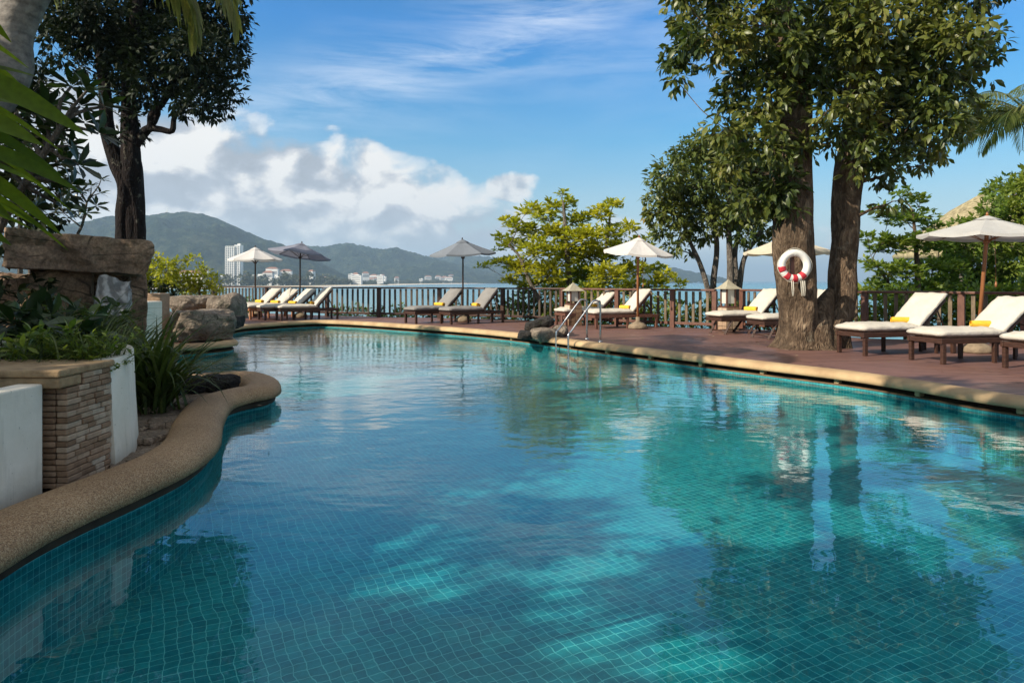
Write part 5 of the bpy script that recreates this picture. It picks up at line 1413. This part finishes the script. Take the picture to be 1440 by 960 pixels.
hnames = ['leftmost', 'second', 'third', 'fourth', 'fifth', 'sixth', 'seventh', 'eighth', 'ninth', 'tenth', 'eleventh', 'twelfth', 'thirteenth', 'fourteenth', 'fifteenth', 'sixteenth', 'seventeenth', 'eighteenth', 'nineteenth', 'twentieth', 'twenty-first', 'twenty-second', 'twenty-third', 'twenty-fourth', 'twenty-fifth', 'twenty-sixth', 'twenty-seventh', 'twenty-eighth', 'twenty-ninth', 'thirtieth', 'thirty-first', 'thirty-second']
hr2 = random.Random(9)
for k, (px, d, zb, r, py) in enumerate(hx):
    cl = [(px, py+4, r), (px-r*.7, py+10, r*.7), (px+r*.7, py+9, r*.7), (px+hr2.uniform(-6,6), py-r*.5+hr2.uniform(-3,3), r*.55)]
    if k % 3 == 1: cl.append((px+hr2.uniform(-8,8), py-r*.95, r*.35))
    bush('%s from the left of the low shrubs beyond the railing' % hnames[k], px, d, zb, cl, hr2.choice(['leaf_fresh','leaf_mid','leaf_fresh']) if px > 690 else 'leaf_mid' if hr2.random() < .5 else 'leaf_fresh', .15, .75, depth=.3, group='low shrubs beyond the railing')

# ---------------------------------------------------------------- grasses and garden plants
def blades(label, base, n, L, spread, w, mat='leaf_grass', name='grass_clump', cat='plant', el=(.7, 1.45), droopk=1.0, tint=(0,1), azr=None):
    t = thing(name, label, cat, tuple(base)); m = MB()
    for k in range(n):
        az = random.uniform(*(azr or (0, 2*PI))); e = random.uniform(*el); l = L*random.uniform(.55, 1.1)
        p = Vector((random.gauss(0, spread), random.gauss(0, spread), 0)); dirh = Vector((math.cos(az), math.sin(az), 0)); sd = Vector((-dirh.y, dirh.x, 0))
        ns = 7; vs = []; m.cur = random.uniform(*tint)
        dz = droopk*random.uniform(.12, .34)
        for i in range(ns+1):
            t_ = i/ns; ww = w*(math.sin(PI*min(1, t_*.8+.2))**.6)*(1-t_**3)*.5 + .0006
            up = Vector((0,0,1))*math.cos(e) - dirh*math.sin(e)
            vs += [p - sd*ww + up*ww*.35, p.copy(), p + sd*ww + up*ww*.35]
            p = p + (dirh*math.cos(e) + Vector((0,0,math.sin(e))))*l/ns; e -= dz*(.6+t_)
        fs = []
        for i in range(ns): fs += [(3*i,3*i+1,3*i+4,3*i+3), (3*i+1,3*i+2,3*i+5,3*i+4)]
        m._add(vs, fs, True)
    m.build('blades', M[mat], t)
    return t
g0 = G(214, 572)
blades('big clump of long strap-leaved grass drooping over the black rocks beside the curved wall', (g0.x, g0.y, -.04), 150, 1.35, .10, .042, el=(.75,1.5))
blades('second strap-leaved clump standing behind the curved white wall', (g0.x-.5, g0.y+.5, .1), 110, 1.25, .14, .036)
blades('shorter arching clump at the tip of the planter next to the big grass', (-3.75, 6.0, .6), 90, .75, .10, .026)
pp = G(190, 640)
def planter_at(px, d, z=.59): d = d-.80; q = W(px, 480, d); return (q.x, d, z)
specs = [(128,5.9,.55,120,.012,'fine bright grass tuft near the front of the planter'),(122,6.1,.5,110,.014,'bushy fine-leaved tuft spilling over the curved white rim'),(105,6.3,.6,80,.016,'fine grass tuft in the middle of the planter'),(60,5.8,.5,60,.016,'grass tuft behind the sandstone cap'),(12,6.2,.5,60,.014,'grass tuft at the left edge behind the sandstone cap'),(140,6.9,.75,90,.018,'tall thin grass tuft before the striped stone'),(85,7.0,.6,70,.02,'grass tuft at the foot of the squared rock block')]
for px, d, L, n, w, lab in specs: blades(lab, planter_at(px, d), n, L, .09, w, el=(.8,1.5), tint=(.3,1))
blades('small weed tuft growing in front of the sandstone cap', (-3.35, 4.2, .50), 30, .34, .04, .01, el=(.8,1.5), tint=(.5,1))
def leafy(label, base, n, h, ln, mat, wr=.4, name='garden_plant', r=.2, up=.5):
    t = thing(name, label, 'plant', tuple(base)); m = MB(); bt = []
    for k in range(n):
        a = random.uniform(0, 2*PI); q = Vector((math.cos(a), math.sin(a), 0))*r*random.random()**.5; tip_ = Vector((q.x*1.8, q.y*1.8, h*random.uniform(.5, 1.0)))
        pts = bend(q*.4, tip_, 4, .1, .05); m.tube(pts, [.006,.005,.004,.003,.002], n=4)
        nl = 9
        cen = np.array([pts[min(4, 1+int(3.99*random.random()))].lerp(pts[4], random.random()) for _ in range(nl)])
        dr = rng.normal(size=(nl,3))*np.array([1,1,.5]) + np.array([q.x, q.y, up]); L = ln*rng.uniform(.6,1.15,nl)
        bt.append(make_leaves(cen, dr, rng.normal(size=(nl,3))*.3+np.array([0,0,1]), L, L*wr, droop=.25, hi=True))
    m.build('stems', M[mat], t); leaf_object('leaves', bt, M[mat], t)
    return t
for px, d, h, ln, mat, n, lab, r in [(18,5.75,.38,.11,'leaf_fresh',26,'light-green leafy plant at the left edge of the planter',.22),(40,6.7,.5,.26,'leaf_plumeria',9,'dark broad-leaved plant under the squared rock block',.25),(90,6.4,.45,.26,'leaf_plumeria',9,'dark broad-leaved plant in the centre of the planter',.2),(70,5.75,.14,.05,'leaf_fresh',40,'creeping small-leaved plant along the back of the stone cap',.3),(110,5.75,.12,.045,'leaf_fresh',34,'creeping small-leaved plant near the sandstone corner',.2),(128,5.9,.34,.06,'leaf_fresh',50,'fine-leaved bush against the inner side of the curved wall',.2),(8,7.0,.55,.16,'leaf_dark',20,'dark shrubby plant at the left under the big slab',.35),(-5,8.6,.8,.18,'leaf_dark',26,'dark shrubby plant left of the squared rock block',.4),(125,7.8,.5,.14,'leaf_grass',26,'leafy weeds in front of the striped stone',.3)]:
    leafy(lab, planter_at(px, d), n, h, ln, M and mat, r=r)
# ferns
def fern(label, base, n, L):
    t = thing('fern', label, 'fern', tuple(base))
    for k in range(n):
        m = MB(); bt = []; frond(m, (0,0,0), 2*PI*k/n+random.uniform(-.2,.2), random.uniform(.7,1.15), L*random.uniform(.7,1.1), n=20, lw=.022, ll=.13, sagk=1.6, batches=bt, tint=.4)
        for i, v in enumerate(m.v): pass
        fr = m.build('frond', M['leaf_grass'], t); leaf_object('leaflets', bt, M['leaf_grass'], fr)
fern('fern with arching fronds under the left end of the big slab', planter_at(30, 8.2), 11, .9)
fern('fern in front of the squared rock block', planter_at(78, 8.0), 10, .8)
fern('small fern below the slab end beside the striped stone', planter_at(150, 8.6, .5), 9, .6)
# ground cover
bt = []
n = 2600; q = np.stack([rng.uniform(-8, -3.12, n), rng.uniform(4.9, 7.8, n), np.full(n, .60)], 1)
q = q[~((q[:,0] > -3.2 - (q[:,1]-5.3)*.6) & (q[:,1] > 5.3))]
n = len(q); L = rng.uniform(.04,.10,n); bt.append(make_leaves(q, rng.normal(size=(n,3))*np.array([1,1,.4])+np.array([0,0,.7]), rng.normal(size=(n,3))*.3+np.array([0,0,1]), L, L*.45, droop=.3))
o = leaf_object('ground_cover', bt, M['leaf_grass']); tag(o, 'low leafy ground cover in the planter', 'ground cover', kind='stuff')
# raised bank under the waterfall rocks
bk = MB(); rock_mb(bk, (-11.8, 13.4, -.3), (6.0, 6.5, 1.3), 77, boxy=.3, amp=.2, sub=5)
tag(bk.build('garden_bank', M['soil']), kind='structure')
# litter on the rubble bed
bt = []; n = 160; c0 = G(215, 600)
q = np.stack([rng.normal(c0.x, .35, n), rng.normal(c0.y, .6, n), np.full(n, .0)+rng.uniform(-.02,.04,n)], 1); L = rng.uniform(.03,.07,n)
bt.append(make_leaves(q, rng.normal(size=(n,3))*np.array([1,1,.1]), rng.normal(size=(n,3))*.2+np.array([0,0,1]), L, L*.4, droop=.1, tint=np.full(n, 1.0)))
o = leaf_object('leaf_litter', bt, M['brown_stone']); tag(o, 'dry leaf litter in the rubble bed', 'leaf litter', kind='stuff')

# near palm frond at the left edge: long strap leaflets pointing into the picture
t = thing('palm_frond_plant', 'dark palm leaves reaching in from the left edge, nearest the camera', 'palm', (-3.4, 2.9, 1.2))
def strap(a, b, w, tint, sag=.06, side=1):
    a = Vector(a); b = Vector(b); v = b-a; L = v.length; ns = 10; m = MB(); m.cur = tint; vs = []
    sd = v.normalized().cross(Vector((0, -1, .15))).normalized()
    for i in range(ns+1):
        t_ = i/ns; p = a.lerp(b, t_) + Vector((0,0,1))*sag*L*math.sin(PI*t_)*.9
        ww = w*.5*(1-t_**2.6)*(.55+.45*min(1, t_*3)) + .001
        vs += [p - sd*ww + Vector((0,-1,0))*ww*.25, p, p + sd*ww + Vector((0,-1,0))*ww*.25]
    fs = []
    for i in range(ns): fs += [(3*i,3*i+1,3*i+4,3*i+3), (3*i+1,3*i+2,3*i+5,3*i+4)]
    m._add(vs, fs, True); return m
for (x0,y0,x1,y1,d0,d1_,w,tn) in [(-70,92,124,192,2.4,2.75,.088,.8),(-60,150,62,206,2.5,2.7,.075,.9),(-60,196,116,272,2.6,3.0,.062,.6),(-60,222,88,332,2.5,2.8,.06,.9),(-60,250,20,312,2.6,2.7,.05,.5),(-70,160,90,250,2.8,3.2,.05,.3),(-60,232,80,318,2.9,3.2,.045,.2),(-60,130,70,160,3.0,3.4,.05,.3),(-70,-20,16,60,2.6,2.8,.06,.8),(-60,300,16,345,2.4,2.5,.05,.7),(-70,60,30,120,3.2,3.5,.05,.2),(-70,215,60,262,2.9,3.3,.028,.5),(-70,262,74,330,3.0,3.4,.03,.4),(-70,120,88,214,3.1,3.5,.03,.2),(-70,180,104,300,3.1,3.5,.028,.3),(-70,240,96,352,3.0,3.4,.03,.6),(-70,90,52,108,3.2,3.5,.028,.3),(-70,30,40,96,3.2,3.5,.03,.5),(-70,280,44,322,3.1,3.4,.03,.2)]:
    strap(W(x0,y0,d0)-Vector((-3.4,2.9,1.2)), W(x1,y1,d1_)-Vector((-3.4,2.9,1.2)), w, tn).build('leaflet', M['leaf_near'], t)
ra = W(-62,-60,2.6); rb = W(-66,340,2.5)
m = MB(); m.tube(catmull([rb-Vector((-3.4,2.9,1.2))+Vector((-.1,.1,-1.0)), rb-Vector((-3.4,2.9,1.2)), W(-72,150,2.5)-Vector((-3.4,2.9,1.2)), ra-Vector((-3.4,2.9,1.2))], seg=5), .016, n=7); m.build('rachis', M['leaf_near'], t)

# ---------------------------------------------------------------- canopy outside the frame at the left and behind: it shades the near pool
def shade_tree(label, trunk, targets, zc, r, dens=.5, ln=.24):
    """clumps stand where the sun throws them on the target pool spots"""
    t = thing('shade_tree', label, 'tree', trunk); m = MB(); bt = []
    tv = Vector(trunk); k = 1/math.tan(SUN_EL)
    top = tv + Vector((0,0,zc*.75)); m.tube(catmull([tv, tv.lerp(top,.5)+Vector((.15,.1,0)), top], seg=6), [.35-.17*i/12 for i in range(13)], n=14, rfun=bark_r(2., .12, .4))
    for (x, y, rr, *zz) in targets:
        z = (zz[0] if zz else zc + random.uniform(-.8,.8)); h = (z-FLOOR)*k
        c = Vector((x + SUN_DIR.x*h, y + SUN_DIR.y*h, z))
        m.tube(bend(top, c, 4, .1, .06), [.07,.05,.035,.022,.012], n=5)
        b, tw = clump_leaves(c, rr, int(dens*26*(rr/ln)**2*.9)+20, ln, wr=.5, up=0, down=.2, flat=.6, sprig_r=.7); bt.append(b)
    m.build('trunk', M['bark_brown'], t, world=True); leaf_object('crown', bt, M['leaf_dark'], t, origin=trunk)

bt = []; n = 90; xx = rng.uniform(-1, 10, n); yy = rng.uniform(8, 19, n)
q = np.stack([xx, yy, np.full(n, .012)], 1)
ok = np.array([is_deck_spot(a, b) for a, b in zip(xx, yy)]); q = q[ok]; n = len(q); L = rng.uniform(.04,.09,n)
bt.append(make_leaves(q, rng.normal(size=(n,3))*np.array([1,1,.05]), rng.normal(size=(n,3))*.15+np.array([0,0,1]), L, L*.45, droop=-.1))
o = leaf_object('fallen_leaves', bt, M['thatch']); tag(o, 'few dry leaves fallen on the deck boards', 'fallen leaves', kind='stuff')
# pool-floor spots to keep in shade (x, y, radius)
lit = [(605,695,60,16),(530,795,45,10),(590,775,50,14),(860,690,80,24),(985,715,105,34),(1040,650,85,16),(900,640,60,12),(820,820,75,32),(1010,925,85,36),(1340,730,150,44),(1410,625,100,34),(1220,620,70,20)]
def is_lit(x, y):
    px = 720 + x/y*F; py = HOR + (H-FLOOR)/y*F
    return any(((px-a)/w_)**2 + ((py-b)/h_)**2 < 1.0 for a, b, w_, h_ in lit)
def near_lit(x, y, r):
    return any(is_lit(x + r*math.cos(a), y + r*math.sin(a)) for a in [i*PI/6 for i in range(12)]) or is_lit(x, y)
T1 = []; T2_ = []
sr = random.Random(21)
yy = -1.0
while yy < 14.5:
    xx = -4.2
    while xx < 8.5:
        x = xx + sr.uniform(-.12,.12); y = yy + sr.uniform(-.12,.12)
        if (y < 1.5 or not near_lit(x, y, .36)) and (y < 7.6 or x/y*F < 90 - (y-7.6)*12) and not (x < -2.0 and y > 9):
            (T1 if x < 2.5 else T2_).append((x, y, sr.uniform(.25, .35)))
        xx += .46
    yy += .46
for q in [(5.6,8.6,.5),(6.6,8.0,.55),(7.4,8.9,.5),(8.3,8.3,.55),(6.3,9.5,.4),(4.6,9.2,.4),(9.2,9.4,.5),(3.6,10.0,.35),(7.8,7.2,.5),(6.9,7.2,.45)]: T2_.append(q)
shade_tree('dense tree beside the pool, left of the view, shading the near water', (-11.0, -1.5, -.05), T1, 6.6, .6, dens=1.8)
shade_tree('dense tree behind the viewpoint shading the near right of the pool', (-6.5, -4.5, -.05), T2_, 7.6, .6, dens=1.8)
